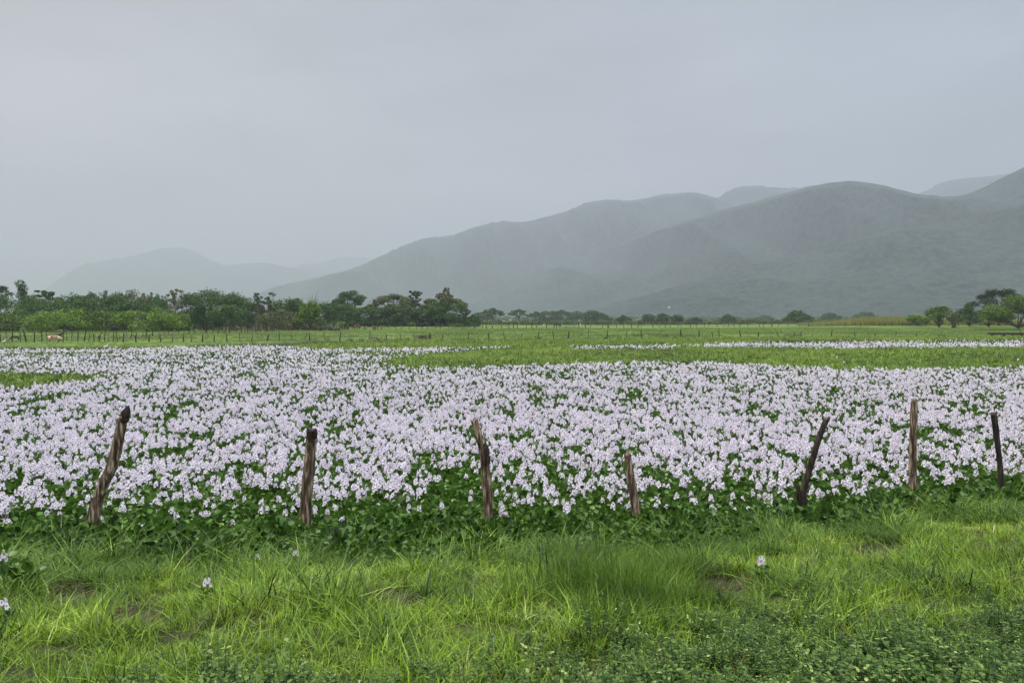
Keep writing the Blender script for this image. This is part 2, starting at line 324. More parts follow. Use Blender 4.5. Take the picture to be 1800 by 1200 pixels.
def blade(mb, base, h, w, ang, lean, curl, m=0, seg=3):
    """a grass blade: strip tapering to a point"""
    d = np.array([math.cos(ang), math.sin(ang), 0]); s = np.array([-d[1], d[0], 0])
    V = []
    for k in range(seg+1):
        t_ = k/seg; p = np.array(base)+d*(lean*t_+curl*t_*t_)*h+np.array([0, 0, 1])*h*(t_-.28*curl*t_*t_)
        ww = w*(1-t_**1.6)*.5
        if k < seg: V += [p-s*ww, p+s*ww]
        else: V += [p]
    Q = [(2*k, 2*k+1, 2*k+3, 2*k+2) for k in range(seg-1)]; k = seg-1
    mb.add(V, [(2*k, 2*k+1, 2*k+2)], Q, m)
def tuft(name, n, rad, h0, h1, w, lean, curl, mat, seg=3):
    mb = MB()
    for i in range(n):
        a = rng.uniform(0, 2*math.pi); r = rad*math.sqrt(rng.uniform())
        blade(mb, (r*math.cos(a), r*math.sin(a), -.02), rng.uniform(h0, h1), w*rng.uniform(.7, 1.2), rng.uniform(0, 6.283), abs(rng.normal(lean, .28)), abs(rng.normal(curl, .4)), 0, seg)
    return mb.mesh(name, [mat])
def ovate(mb, base, d, up, Ln, W, m=0, fold=.25, droop=.2):
    """one ovate leaf folded along its midrib"""
    d = np.array(d, float); d /= np.linalg.norm(d); up = np.array(up, float); s = np.cross(d, up); s /= np.linalg.norm(s)+1e-9; u = np.cross(s, d)
    P = lambda t_, v: np.array(base)+d*Ln*t_+s*W*v+u*(abs(v)*W*fold-droop*Ln*t_*t_)
    V = [P(0, 0), P(.3, -.45), P(.3, 0), P(.3, .45), P(.7, -.36), P(.7, 0), P(.7, .36), P(1, 0)]
    mb.add(V, [(0, 2, 1), (0, 3, 2), (7, 4, 5), (7, 5, 6)], [(1, 2, 5, 4), (2, 3, 6, 5)], m)
def disc_leaf(mb, base, tip, W, m=0, n=9):
    """petiole and the rounded, cupped blade of a water hyacinth leaf"""
    base = np.array(base, float); tip = np.array(tip, float)
    mid = (base+tip)/2+np.array([0, 0, .02])
    mb.tube([base, mid, tip], [.007, .006, .003], 3, 1, False)
    d = tip-base; d[2] = max(d[2]*.6, .01); d += rng.normal(0, .05, 3); d /= np.linalg.norm(d)
    s = np.cross(d, [0, 0, 1]); s /= np.linalg.norm(s)+1e-9; u = np.cross(s, d)
    th = np.linspace(0, 2*math.pi, n, endpoint=False); c = tip+d*W*.8
    ring = c-d[None, :]*(np.cos(th)*W*.85)[:, None]+s[None, :]*(np.sin(th)*W)[:, None]+u[None, :]*(W*.28*np.abs(np.sin(th)))[:, None]+u[None, :]*(.12*W*(np.cos(th) < -.3))[:, None]
    V = np.concatenate([[c], ring]); mb.add(V, [(0, 1+k, 1+(k+1) % n) for k in range(n)], (), m)
def rosette(name, nl, h0, h1, W, sp=.13):
    mb = MB()
    for i in range(nl):
        a = i*2.4+rng.uniform(-.4, .4); r = sp*rng.uniform(.35, 1.1)
        disc_leaf(mb, (.02*math.cos(a), .02*math.sin(a), -.03), (r*math.cos(a), r*math.sin(a), rng.uniform(h0, h1)), W*rng.uniform(.75, 1.15))
    return mb.mesh(name, [M['hyleaf'], M['stalk']], True)
def flower_head(name, z0, z1, nb, R0, detail=True):
    mb = MB()
    for i in range(nb):
        t_ = (i+.5)/nb; z = z0+(z1-z0)*t_; a = i*2.39996+rng.uniform(-.3, .3); out = R0*(1.05-.55*t_)*rng.uniform(.8, 1.15)
        c = np.array([out*math.cos(a), out*math.sin(a), z]); nrm = np.array([math.cos(a), math.sin(a), rng.uniform(.15, .7)]); nrm /= np.linalg.norm(nrm)
        s = np.cross([0, 0, 1], nrm); s /= np.linalg.norm(s); u = np.cross(nrm, s); pr = rng.uniform(.030, .037)*(1-.15*t_)
        for k in range(6):
            th = k*math.pi/3+math.pi/2; d = s*math.cos(th)+u*math.sin(th); e_ = -s*math.sin(th)+u*math.cos(th); wd = pr*(.46 if k else .58)
            V = [c, c+d*pr*.55-e_*wd+nrm*.006, c+d*pr*1.08+nrm*.002, c+d*pr*.55+e_*wd+nrm*.006]
            mb.add(V, (), [(0, 1, 2, 3)], 0)
            if k == 0 and detail:
                q = c+nrm*.010; mb.add([q+d*pr*.12, q+d*pr*.5-e_*wd*.5, q+d*pr*.85, q+d*pr*.5+e_*wd*.5], (), [(0, 1, 2, 3)], 1)
    return mb.mesh(name, [M['petal'], M['eye']])
def stalk(name, z1):
    mb = MB(); mb.tube([(0, 0, -.05), (.004, .003, z1*.5), (0, 0, z1)], [.008, .007, .004], 5); return mb.mesh(name, [M['stalk']], True)
def join_meshes(name, mes):
    """several meshes into one (for the plants seen only as a carpet)"""
    mats = []; V = []; T3 = []; Q4 = []; tm = []; qm = []; n0 = 0
    for me in mes:
        for m in me.materials:
            if m not in mats: mats.append(m)
        V += [tuple(v.co) for v in me.vertices]
        for p in me.polygons:
            f = tuple(i+n0 for i in p.vertices); k = mats.index(me.materials[p.material_index])
            (T3 if len(f) == 3 else Q4).append(f); (tm if len(f) == 3 else qm).append(k)
        n0 += len(me.vertices)
    return mesh_np(name, V, [f for f in (T3, Q4) if f], mats, tm+qm)

# ------------------------------------------------------------------ foreground grass and weeds
GC = bpy.data.collections.new('grass_sources')
k = 0
kinds = {}
def reg(coll, kind, me):
    i = len(coll.objects); source(coll, 'kind_%02d' % i, me); kinds.setdefault(coll.name, {}).setdefault(kind, []).append(i)
for i in range(4): reg(GC, 'fresh', tuft('tuft', 13, .085, .07, .19, .011, .45, .8, M['fresh']))
for i in range(3): reg(GC, 'long', tuft('tuft', 13, .08, .11, .25, .012, .28, .6, M['fresh']))
for i in range(3): reg(GC, 'deep', tuft('tuft', 12, .09, .15, .36, .014, .4, .8, M['deep']))
for i in range(2): reg(GC, 'fine', tuft('tuft', 30, .10, .24, .42, .0048, .12, .18, M['deep']))
for i in range(3): reg(GC, 'dry', tuft('tuft', 14, .11, .06, .17, .007, .6, .7, M['dry']))
def weed(name, h):
    mb = MB(); ns = 7
    for q in range(ns):
        a0 = rng.uniform(0, 6.28); r = rng.uniform(.0, .09); b0 = np.array([r*math.cos(a0), r*math.sin(a0), -.02]); hh = h*rng.uniform(.6, 1.1)
        tp = b0+np.array([rng.normal(0, .05), rng.normal(0, .05), hh]); mb.tube([b0, (b0+tp)/2+rng.normal(0, .008, 3), tp], [.0035, .003, .002], 3, 1, False)
        nn = 8
        for j in range(nn):
            t_ = .25+.75*j/(nn-1); p = b0+(tp-b0)*t_; a = j*1.57+a0
            for sgn in (0, math.pi):
                d = (math.cos(a+sgn), math.sin(a+sgn), rng.uniform(-.1, .5)); ovate(mb, p, d, (0, 0, 1), rng.uniform(.026, .048)*(1.15-.4*t_), rng.uniform(.016, .026), 0)
    return mb.mesh(name, [M['weed'], M['stalk']])
for i in range(4): reg(GC, 'weed', weed('weed', .14+.045*i))
def lushleaf(name):
    mb = MB()
    for i in range(6):
        a = rng.uniform(0, 6.28); r = rng.uniform(.04, .15); disc_leaf(mb, (0, 0, -.02), (r*math.cos(a), r*math.sin(a), rng.uniform(.08, .22)), rng.uniform(.026, .040))
    return mb.mesh(name, [M['hyleaf'], M['stalk']], True)
for i in range(3): reg(GC, 'hy', lushleaf('hy'))
NG = 47000
y = np.sqrt(rng.uniform(2.2**2, 13.6**2, NG)); x = rng.uniform(-1, 1, NG)*(y*.82+1.2)
z = T(x, y); e_ = edge(x); ok = (y < e_+.35); x, y, z, e_ = x[ok], y[ok], z[ok], e_[ok]
px, py = PX(x, y), PY(y, z); br = bare(x, y, z); u = rng.uniform(size=len(x)); nz_ = fbm(x*1.1, y*1.1, 8); nz2 = fbm(x*2.3+9, y*2.3, 18)
shore_t = e_-y
wl = np.interp(px, [0, 500, 900, 1100, 1400, 1800], [1265, 1195, 1165, 1130, 1090, 1050])
pw = .85*ss(-50, 130, py-wl+130*(nz_-.5))*(.55+.45*ss(700, 1300, px)); tall = np.exp(-(((px-1110)/110)**2+((py-1045)/55)**2))
left_lush = np.exp(-((px-20)/110)**2-((py-1030)/60)**2); mid_lush = np.exp(-((px-680)/150)**2-((py-950)/45)**2)+.8*np.exp(-((px-1130)/110)**2-((py-950)/30)**2)
pl = np.clip((1-ss(.75, 2.0, shore_t+1.6*(nz2-.5)))*.72+.6*mid_lush+.18*left_lush, 0, .78); pl = np.where(pl < .13, 0, pl)
pd = np.clip((1-ss(1.6, 3.1, shore_t+1.5*(nz_-.5)))*.95+.7*mid_lush+.6*left_lush+.5*(nz2 > .62)+.9*ss(1.0, .0, np.abs(px-60)/260)*ss(1100, 1000, py), .06, .97)
G = kinds['grass_sources']; idx = np.zeros(len(x), int); pick = lambda kd, n_: np.array(G[kd])[rng.integers(0, len(G[kd]), n_)]
cls = np.full(len(x), 0)
cls[u < .42] = 1                     # long
u2 = rng.uniform(size=len(x)); cls[u2 < pd] = 2
u3 = rng.uniform(size=len(x)); cls[u3 < tall*.95] = 3
u4 = rng.uniform(size=len(x)); cls[u4 < pl] = 4
u5 = rng.uniform(size=len(x)); cls[u5 < pw] = 5
u6 = rng.uniform(size=len(x)); cls[(u6 < np.clip(br*1.2, 0, .93)) | (u6 < .035+.25*(nz_ > .66))] = 6
keep = (rng.uniform(size=len(x)) > np.clip(br*.8, 0, .4))
for c_, kd in enumerate(['fresh', 'long', 'deep', 'fine', 'hy', 'weed', 'dry']):
    q = cls == c_; idx[q] = pick(kd, q.sum())
S = rng.uniform(.5, .95, len(x))*(.22+1.45*fbm(x*2.4, y*2.4, 48, 2))*(.8+.4*nz_); S = np.where((cls == 2) & (shore_t < 1.6), S*1.08, S); S = np.where((cls == 4), np.maximum(S, .55)*1.12, S)
rot = np.stack([rng.normal(0, .10, len(x)), rng.normal(0, .10, len(x)), rng.uniform(0, 6.283, len(x))], 1)
scatter('grass', np.stack([x, y, z], 1)[keep], rot[keep], np.repeat(S[keep, None], 3, 1), idx[keep], GC, 'bright green grass with low weeds and bare brown patches on the near bank', 'grass')

# ------------------------------------------------------------------ hyacinth carpet
HC = bpy.data.collections.new('hyacinth_sources')
LV = [rosette('leaf_rosette', 10, .06, .20, .042) for _ in range(5)]
HEADS = [(.22+.03*i, .31+.04*i) for i in range(5)]
FH = [flower_head('flower_head', a_, b_, 9+i % 3, .05) for i, (a_, b_) in enumerate(HEADS)]
ST = [stalk('stalk', b_) for a_, b_ in HEADS]
for me in LV: reg(HC, 'leaf', me)
for i in range(5): reg(HC, 'flower', join_meshes('flowering_spike', [FH[i], ST[i]]))
for i in range(4): reg(HC, 'far', join_meshes('far_spike', [flower_head('fh', HEADS[i][0], HEADS[i][1], 8, .052, False)]))
ZC = .22
def inband(px, py, pts_top, pts_bot, soft=2.0):
    tx, ty = zip(*pts_top); bx, by = zip(*pts_bot); t_ = np.interp(px, tx, ty); b_ = np.interp(px, bx, by)
    s_ = ss(-soft, soft, py-t_)*ss(-soft, soft, b_-py)
    return s_*(b_ > t_+.2)
def green(x, y):
    """1 where the marsh plants stand without hyacinth flowers"""
    px = PX(x, y); py = HZ+FPX*(CAMH-ZC)/y; j = 5*(fbm(x*.35, y*.12, 12)-.5)*np.clip((py-590)/50, .2, 1.3)
    g = inband(px, py+j, [(660, 640), (690, 630), (760, 620), (850, 614), (900, 610), (930, 604), (990, 606), (1010, 613), (1180, 612.5), (1200, 606), (1250, 609.5), (1500, 612), (1600, 611), (2600, 606)],
               [(660, 641), (690, 642), (800, 645), (900, 645), (1000, 640), (1100, 637), (1200, 636), (1300, 640), (1400, 645), (1500, 650), (1600, 651), (1700, 648), (1800, 644), (2600, 644)])
    g = np.maximum(g, inband(px, py+j*.3, [(490, 608), (560, 603), (700, 598), (1150, 595), (1400, 592), (2600, 590)], [(490, 609), (560, 614), (700, 613.5), (820, 611), (1150, 608), (1230, 606), (1260, 602), (1400, 598), (1480, 596), (2600, 594)], 1))
    g = np.maximum(g, inband(px, py+j, [(-900, 650), (0, 654), (100, 656), (190, 659), (200, 660)], [(-900, 700), (0, 685), (100, 676), (190, 662), (200, 660)]))
    g = np.maximum(g, inband(px, py+j*.2, [(-900, 622), (0, 622), (200, 621), (230, 622)], [(-900, 627), (0, 626), (200, 623), (230, 622)], .7))
    g = np.maximum(g, .8*inband(px, py+j, [(600, 619), (640, 617), (710, 620), (730, 624)], [(600, 620), (640, 627), (710, 630), (730, 625)]))
    return g
def openwater(x, y):
    px = PX(x, y); py = HZ+FPX*CAMH/y
    g = inband(px, py, [(1000, 610), (1060, 609), (1180, 609), (1185, 612)], [(1000, 612), (1060, 614), (1180, 613), (1185, 612)], .6)
    g = np.maximum(g, inband(px, py, [(340, 603), (400, 602.5), (590, 602), (600, 603)], [(340, 604), (400, 606.5), (590, 605), (600, 603)], .5))
    return np.maximum(g, .7*inband(px, py, [(1240, 605), (1500, 601), (2600, 597)], [(1240, 607), (1500, 609), (1600, 608), (2600, 603)], .6))
def flower_density(x, y):
    px = PX(x, y); py = HZ+FPX*(CAMH-ZC)/y
    end = np.interp(px, [-300, 0, 500, 900, 1400, 1800, 2100], [962, 955, 937, 925, 908, 876, 858])
    near = ss(-5, 125, end-py+45*(fbm(x*.9, y*.9, 21)-.5))
    n1 = fbm(x*1.15, y*.6, 31, 3); n2 = fbm(x*.22, y*.11, 32, 3)
    patch = ss(.24, .39, n1+.26*(n2-.5))*(.05+.95*ss(.37, .49, fbm(x*2.7, y*1.6, 37, 2)))*np.where((y > 82) & (px > 950), ss(.36, .5, fbm(x*.16, y*.3, 39, 3)), 1)
    s = np.maximum(ss(-2, 3, py-np.interp(px, [-900, 0, 200, 330, 450, 700, 900, 1200, 1500, 2600], [614, 615, 614, 611, 608, 610, 609, 605, 600, 594])), 0)
    g = green(x, y)
    d = near*(.07+.93*patch)*(1-.9995*g)*s
    return d, g
def pts(n, y0, y1, pw=1.0, mx=1.2):
    yy = (rng.uniform(y0**(1+pw), y1**(1+pw), n))**(1/(1+pw)); return rng.uniform(-1, 1, n)*(yy*.6923*mx+1.0), yy
# flowers
P_, Y_ = [], []
yg = np.linspace(9, 118, 600); D0 = 80*np.minimum(1, (19/yg)**1.6); pdf = D0*(yg*.6923*1.2+1.0)*2; cdf = np.concatenate([[0], np.cumsum((pdf[1:]+pdf[:-1])/2*np.diff(yg))]); NF = int(cdf[-1])
y = np.interp(rng.uniform(0, cdf[-1], NF), cdf, yg); x = rng.uniform(-1, 1, NF)*(y*.6923*1.2+1.0); d, g = flower_density(x, y); o_ = openwater(x, y)
ok = (rng.uniform(size=len(x)) < d*(1-.6*o_)) & (y > edge(x)-.3) & (y < shore(x, y)); P_.append(x[ok]); Y_.append(y[ok])
fx = np.concatenate(P_); fy = np.concatenate(Y_)
order = np.argsort(fy); fx, fy = fx[order], fy[order]
fpx = PX(fx, fy); vis = (fpx > 4) & (fpx < 1796); first = np.zeros(len(fx), bool); first[np.where(vis)[0][:294]] = True
ix, iy = fx[first], fy[first]; cx_, cy_ = fx[~first], fy[~first]
K = kinds['hyacinth_sources']
near_ = cy_ < rng.uniform(24, 46, len(cy_)); fi = np.where(near_, np.array(K['flower'])[rng.integers(0, 5, len(cx_))], np.array(K['far'])[rng.integers(0, 4, len(cx_))])
fs = np.interp(cy_, [10, 30, 60, 118], [.70, .73, .86, 1.08])*rng.uniform(.75, 1.25, len(cx_))
frot = np.stack([rng.normal(0, .10, len(cx_)), rng.normal(0, .10, len(cx_)), rng.uniform(0, 6.283, len(cx_))], 1)
fz = np.maximum(T(cx_, cy_), 0)+rng.normal(0, .02, len(cx_))
# leaves
P_, Y_ = [], []
for (n_, y0, y1) in ((10500, 9.0, 16), (20000, 16, 30), (22000, 30, 60), (12000, 60, 118)):
    x, y = pts(n_, y0, y1); g = green(x, y); ok = (rng.uniform(size=len(x)) < 1-.95*g) & (y > edge(x)-.45) & (y < shore(x, y)) & (rng.uniform(size=len(x)) > .97*openwater(x, y)) & ((y < 72) | (rng.uniform(size=len(x)) < .25))
    py_ = HZ+FPX*(CAMH-ZC)/y; ok &= py_ > np.interp(PX(x, y), [0, 200, 330, 450, 700, 900, 1200, 1500, 2600], [614, 613, 610, 607, 609, 608, 604, 599, 594])
    P_.append(x[ok]); Y_.append(y[ok])
lx = np.concatenate(P_); ly = np.concatenate(Y_)
li = np.array(K['leaf'])[rng.integers(0, 5, len(lx))]; ls = np.interp(ly, [10, 25, 60, 118], [.85, .92, 1.15, 1.4])*rng.uniform(.8, 1.2, len(lx))
lrot = np.stack([rng.normal(0, .08, len(lx)), rng.normal(0, .08, len(lx)), rng.uniform(0, 6.283, len(lx))], 1); lz = np.maximum(T(lx, ly), 0)
scatter('water_hyacinth_carpet', np.stack([np.r_[cx_, lx], np.r_[cy_, ly], np.r_[fz, lz]], 1), np.r_[frot, lrot], np.repeat(np.r_[fs, ls][:, None], 3, 1), np.r_[fi, li], HC,
        'pale lavender water hyacinth flowers and round dark green leaves covering the marsh', 'hyacinth')
# the flowering plants nearest the viewer, each one a thing
def hyacinth(x, y, z, rz, v, label, group, s=1.0):
    t_ = empty('water_hyacinth', (x, y, z), label, 'hyacinth', group, rz); t_.scale = (s, s, s)
    t_.rotation_euler = (rng.normal(0, .10), rng.normal(0, .10), rz)
    for nm, me in (('leaf_rosette', LV[v]), ('stalk', ST[v]), ('flower_head', FH[v])): obj(nm, me, t_)
    return t_
for i in range(len(ix)):
    hyacinth(ix[i], iy[i], max(float(T(ix[i], iy[i])), 0)+rng.normal(0, .015), rng.uniform(0, 6.28), int(rng.integers(0, 5)), 'lavender water hyacinth spike among round green leaves along the near edge of the flower carpet', 'water hyacinths along the near edge', rng.uniform(.56, .76))
for px_, py_, s_, lab in ((365, 1003, .62, 'single white hyacinth spike standing alone in the grass below the second post from the left'),
                          (12, 1042, .7, 'large white hyacinth spike in the grass at the left edge of the photo'),
                          (3, 968, .7, 'white hyacinth spike cut by the left edge, above the larger spike in the grass'),
                          (1340, 968, .66, 'single white hyacinth spike standing alone in bright grass left of the fifth post'),
                          (455, 955, .5, 'small white hyacinth spike in the dark leaves left of the second post'),
                          (520, 950, .5, 'small white hyacinth spike in the leaves just below the thick second post')):
    yy = 7.0
    for _ in range(30): yy = FPX*(CAMH-float(T(XW(px_, yy), yy))-.28)/(py_-HZ)
    hyacinth(XW(px_, yy), yy, float(T(XW(px_, yy), yy)), 1.0, 1, lab, None, s_)

# ------------------------------------------------------------------ marsh plants (green bands) and meadow grass
MC = bpy.data.collections.new('marsh_sources')
def clump(name, n, rad, h0, h1, wd, mat, leafy=0):
    mb = MB()
    for i in range(n):
        a = rng.uniform(0, 6.28); r = rad*math.sqrt(rng.uniform())
        blade(mb, (r*math.cos(a), r*math.sin(a), -.03), rng.uniform(h0, h1), wd*rng.uniform(.7, 1.3), rng.uniform(0, 6.283), abs(rng.normal(.35, .2)), abs(rng.normal(.5, .3)), 0, 2)
    return mb.mesh(name, [mat])
for i in range(4): reg(MC, 'mat', clump('clump', 44, .34, .18, .46, .045, M['mat']))
for i in range(3): reg(MC, 'meadow', clump('clump', 26, .32, .07, .24, .035, M['meadow']))
for i in range(2): reg(MC, 'reed', clump('clump', 40, .6, 1.2, 2.6, .07, M['mat']))
K2 = kinds['marsh_sources']
x, y = pts(44000, 24, 119); g = green(x, y); ow = openwater(x, y)
ok = (rng.uniform(size=len(x)) < np.maximum(g, .05)) & (y < shore(x, y)+1) & (rng.uniform(size=len(x)) > ow); x, y = x[ok], y[ok]
S = np.interp(y, [24, 40, 118], [.6, .8, 1.1])*rng.uniform(.7, 1.3, len(x))*(.8+.5*fbm(x*.2, y*.2, 41))
scatter('marsh_plants', np.stack([x, y, np.maximum(T(x, y), -.02)], 1), np.stack([x*0, x*0, rng.uniform(0, 6.28, len(x))], 1), np.repeat(S[:, None], 3, 1), np.array(K2['mat'])[rng.integers(0, 4, len(x))], MC,
        'bands of yellow green marsh plants between the flowers and the meadow', 'marsh plants')
x, y = pts(46000, 70, 215); z = T(x, y); sh = shore(x, y); ok = (z > .02) & (y > sh); x, y, z = x[ok], y[ok], z[ok]
S = np.interp(y, [70, 215], [.8, 1.5])*rng.uniform(.6, 1.2, len(x))*(.25+1.5*fbm(x*.10, y*.05, 43)**1.3)
scatter('meadow_grass', np.stack([x, y, z], 1), np.stack([x*0, x*0, rng.uniform(0, 6.28, len(x))], 1), np.repeat(S[:, None], 3, 1), np.array(K2['meadow'])[rng.integers(0, 3, len(x))], MC,
        'short bright green grass of the meadow beyond the flowers', 'grass')
# ------------------------------------------------------------------ near fence posts
PW = noise_mat('rough_post_wood', (.02, .013, .009), (.50, .40, .29), 5.5, .92, (5, 5, .8), 1.0, 5, (.13, .088, .058), dist=.03, lo=.34, hi=.68)
PD = noise_mat('dark_post_wood', (.010, .008, .007), (.10, .078, .06), 5.5, .92, (5, 5, .8), 1.0, 5, (.035, .026, .02), dist=.02, lo=.32, hi=.72)
PC = noise_mat('charred_cut_end', (.006, .005, .004), (.04, .026, .018), 8, .95, (3, 3, 1), .8, 6, dist=.02)
def post_branch(mb, pts_, Y, seed, m=0, n=18, rag=.10, top_cut=.03, depth=0.):
    """pts_: (px, py, half width px) from bottom to top in the vertical plane at distance Y"""
    pts_ = np.array(pts_, float); tt = np.linspace(0, len(pts_)-1, (len(pts_)-1)*9+1); k = np.arange(len(pts_))
    P = np.stack([np.interp(tt, k, pts_[:, i]) for i in range(3)], 1)
    kern = np.array([1, 2, 3, 2, 1])/9.
    for c_ in range(3):
        q = np.pad(P[:, c_], 2, mode='edge'); P[:, c_] = np.convolve(q, kern, 'valid')
    V = []; nr_ = len(P)
    for i, (a_, b_, r_) in enumerate(P):
        c = np.array([XW(a_, Y), Y+depth, CAMH-(b_-HZ)*Y/FPX]); rr = r_*Y/FPX
        th = np.arange(n)*2*math.pi/n
        gro = 1+rag*(vn(th*2.2+seed, np.full(n, i*.12), seed)-.5)*2.2 + rag*1.0*(vn(th*5, np.full(n, i*.55), seed+3)-.5)*2
        gro[-1] = (gro[0]+gro[-2])/2
        ring = np.stack([c[0]+np.cos(th)*rr*gro, c[1]+np.sin(th)*rr*gro*.95, np.full(n, c[2])], 1)
        if i == nr_-1: ring[:, 2] += top_cut*(vn(th*1.2, th*0+seed, 7)-.5)*2.4+top_cut*.5*np.cos(th)
        V.append(ring)
    cN = V[-1].mean(0)+np.array([0, 0, -.012]); V = np.concatenate(V+[[cN]]); Q = []
    for i in range(nr_-1):
        for k_ in range(n): Q.append((i*n+k_, i*n+(k_+1) % n, (i+1)*n+(k_+1) % n, (i+1)*n+k_))
    Tt = [((nr_-1)*n+k_, (nr_-1)*n+(k_+1) % n, len(V)-1) for k_ in range(n)]
    mb.add(V, Tt, Q, m)
GP = 'rough wooden posts of the near fence'
def near_post(Y, main, stubs, seed, mat, label, knots=()):
    base = (XW(main[0][0], Y), Y, -.02)
    mb = MB(); m0 = [(main[0][0], main[0][1]+45, main[0][2])]+list(main)
    post_branch(mb, m0, Y, seed)
    me = mb.mesh('fence_post', [mat]); me.transform(__import__('mathutils').Matrix.Translation([-c for c in base]))
    me.polygons.foreach_set('use_smooth', [True]*len(me.polygons))
    if not stubs:
        return tag(obj('fence_post', me, None, base), label, 'fence post', GP)
    t_ = empty('fence_post', base, label, 'fence post', GP); obj('stake', me, t_)
    for j, (nm, sp, dp, sm) in enumerate(stubs):
        mb = MB(); post_branch(mb, sp, Y, seed+j+5, 0, 10, depth=dp); q = mb.mesh(nm, [sm]); q.transform(__import__('mathutils').Matrix.Translation([-c for c in base]))
        q.polygons.foreach_set('use_smooth', [True]*len(q.polygons)); obj(nm, q, t_)
    return t_
near_post(9.75, [(160, 955, 9.5), (166, 915, 9.5), (172, 880, 9), (181, 852, 10), (196, 822, 9.5), (207, 780, 9), (213, 750, 8.5), (217, 733, 8)], [('split_slab', [(153, 990, 5), (154, 940, 6), (157, 905, 5.5), (159, 884, 3)], .03, PD), ('broken_stub', [(181, 862, 4), (176, 845, 3.5), (178, 838, 2)], -.02, PW),
          ('charred_tip', [(216.4, 742, 8.6), (219.5, 732, 8.6), (222, 722, 7), (224, 715, 3)], 0, PC)], 1, PW, 'long crooked wooden post leaning right with a charred tip, leftmost of the near posts')
near_post(9.9, [(535, 935, 10.5), (537, 900, 10), (540, 860, 10), (543, 820, 10), (547, 785, 9.5), (548, 772, 9.5)], [('charred_top', [(547.6, 776, 10), (548.2, 764, 9.8), (548.5, 755, 9)], 0, PC)], 2, PW,
          'thick upright wooden post with blackened flat top, second from the left')
near_post(10.4, [(858, 912, 7.5), (858, 880, 8.5), (856, 850, 8), (853, 820, 8), (849, 790, 8), (845, 775, 7), (840, 760, 6.5), (835, 745, 6.5), (833, 738, 6)], [('knuckle', [(857, 815, 5), (855, 797, 6), (854, 785, 5.5), (852, 778, 3)], -.03, PD)], 3, PW,
          'knobbly wooden post with a bend and stub near its reddish top, in the middle')
near_post(10.3, [(1122, 920, 8), (1119, 900, 8), (1114, 870, 8), (1109, 840, 7.5), (1106, 815, 6.5), (1103, 797, 6)], [], 4, PW, 'shortest wooden post of the near fence, leaning left, with a reddish cut top')
near_post(10.8, [(1416, 905, 6.5), (1411, 880, 7), (1411, 862, 6.5), (1420, 835, 5.5), (1429, 805, 5.5), (1438, 775, 5.5), (1447, 750, 5), (1454, 736, 5.5)], [('short_fork', [(1414, 905, 4), (1408, 885, 4), (1405, 868, 4.5), (1404, 853, 3)], .03, PD)], 5, PD,
          'dark crooked post leaning right with a short fork at its foot, fifth from the left')
near_post(12.3, [(1605, 868, 7), (1604, 830, 6.5), (1604, 790, 6.5), (1606, 750, 6), (1607, 720, 6), (1607, 702, 5.5)], [], 6, PW, 'tall straight post spotted with pale lichen, second from the right')
near_post(11.9, [(1764, 872, 4.5), (1760, 840, 4.5), (1756, 800, 4.5), (1751, 760, 5), (1746, 724, 5)], [], 7, PD, 'thin dark post leaning slightly left, rightmost of the near posts')

# ------------------------------------------------------------------ far fences
PM = []
for v in range(8):
    mb = MB(); b_ = rng.normal(0, .06, 2); P = [(0, 0, -.25), (b_[0]*.3, 0, .3), (b_[0]+b_[1]*.5, 0, .7), (b_[0]*.6+b_[1], 0, 1.0)]
    mb.tube(P, np.array([.075, .07, .06, .045])*rng.uniform(.8, 1.25), 6); PM.append(mb.mesh('post', [M['farwood'] if v % 4 else M['palewood']]))
def gz(x, y): return float(T(x, y))
def fence(label, group, pxs, Yf, hf, wires=2, lean=.10, fat=1.0):
    P = [(XW(p, Yf(p)), Yf(p)) for p in pxs]
    root = empty('pasture_fence', (P[0][0], P[0][1], max(gz(*P[0]), 0)), label, 'fence', group); o0 = np.array(root.location)
    tops = []
    for p, (x, y) in zip(pxs, P):
        h = hf(p)*rng.uniform(.78, 1.2); o = obj('post', PM[int(rng.integers(0, 8))], root, (x-o0[0], y-o0[1], gz(x, y)-o0[2])); lx_ = rng.normal(0, lean)
        o.rotation_euler = (rng.normal(0, .05), lx_, rng.uniform(-.4, .4)+(math.pi if rng.uniform() < .5 else 0)); f_ = fat*rng.uniform(.8, 1.3); o.scale = (f_, f_, h)
        tops.append((x-o0[0], y-o0[1], gz(x, y)-o0[2], h))
    for k_ in range(wires):
        mb = MB(); f_ = .45+.4*k_/max(wires-1, 1)
        pts_ = []
        for i, q in enumerate(tops):
            pts_.append((q[0], q[1]-.07, q[2]+hf(pxs[i])*f_))
            if i < len(tops)-1:
                r = tops[i+1]; pts_.append(((q[0]+r[0])/2, (q[1]+r[1])/2-.07, (q[2]+r[2])/2+hf(pxs[i])*f_-.05))
        mb.tube(pts_, .011, 3); obj('wire', mb.mesh('wire', [M['wire']]), root)
    return root
F1 = [216, 239, 262, 283, 303, 322, 336, 356, 376, 399, 421, 442, 470, 491, 514, 536, 544, 572, 597, 650, 680, 705, 730, 757, 777, 787, 822, 858.6, 888, 916, 946, 973, 1000, 1035, 1067, 1101, 1128, 1161, 1197, 1229, 1253, 1265, 1302, 1333, 1369, 1394, 1407, 1426, 1461, 1504, 1538, 1574, 1609, 1656, 1691, 1762, 1794, 1830, 1870, 1910]
FL = [-40, -18, 1, 11, 21, 36, 46, 60, 74, 84, 111, 118, 126, 137, 148, 156, 166, 174, 184, 191, 199, 207]
FG = 'post and wire fences across the pasture'
Y1 = lambda p: float(np.interp(p, [216, 400, 700, 1200, 1800], [89.5, 88.5+2, 104.5, 118, 119.5]))
fence('thin dark posts along the far edge of the flowers, from left to the right side', FG, F1, Y1, lambda p: float(np.interp(p, [200, 700, 1800], [.95, 1.15, 1.25])), 2)
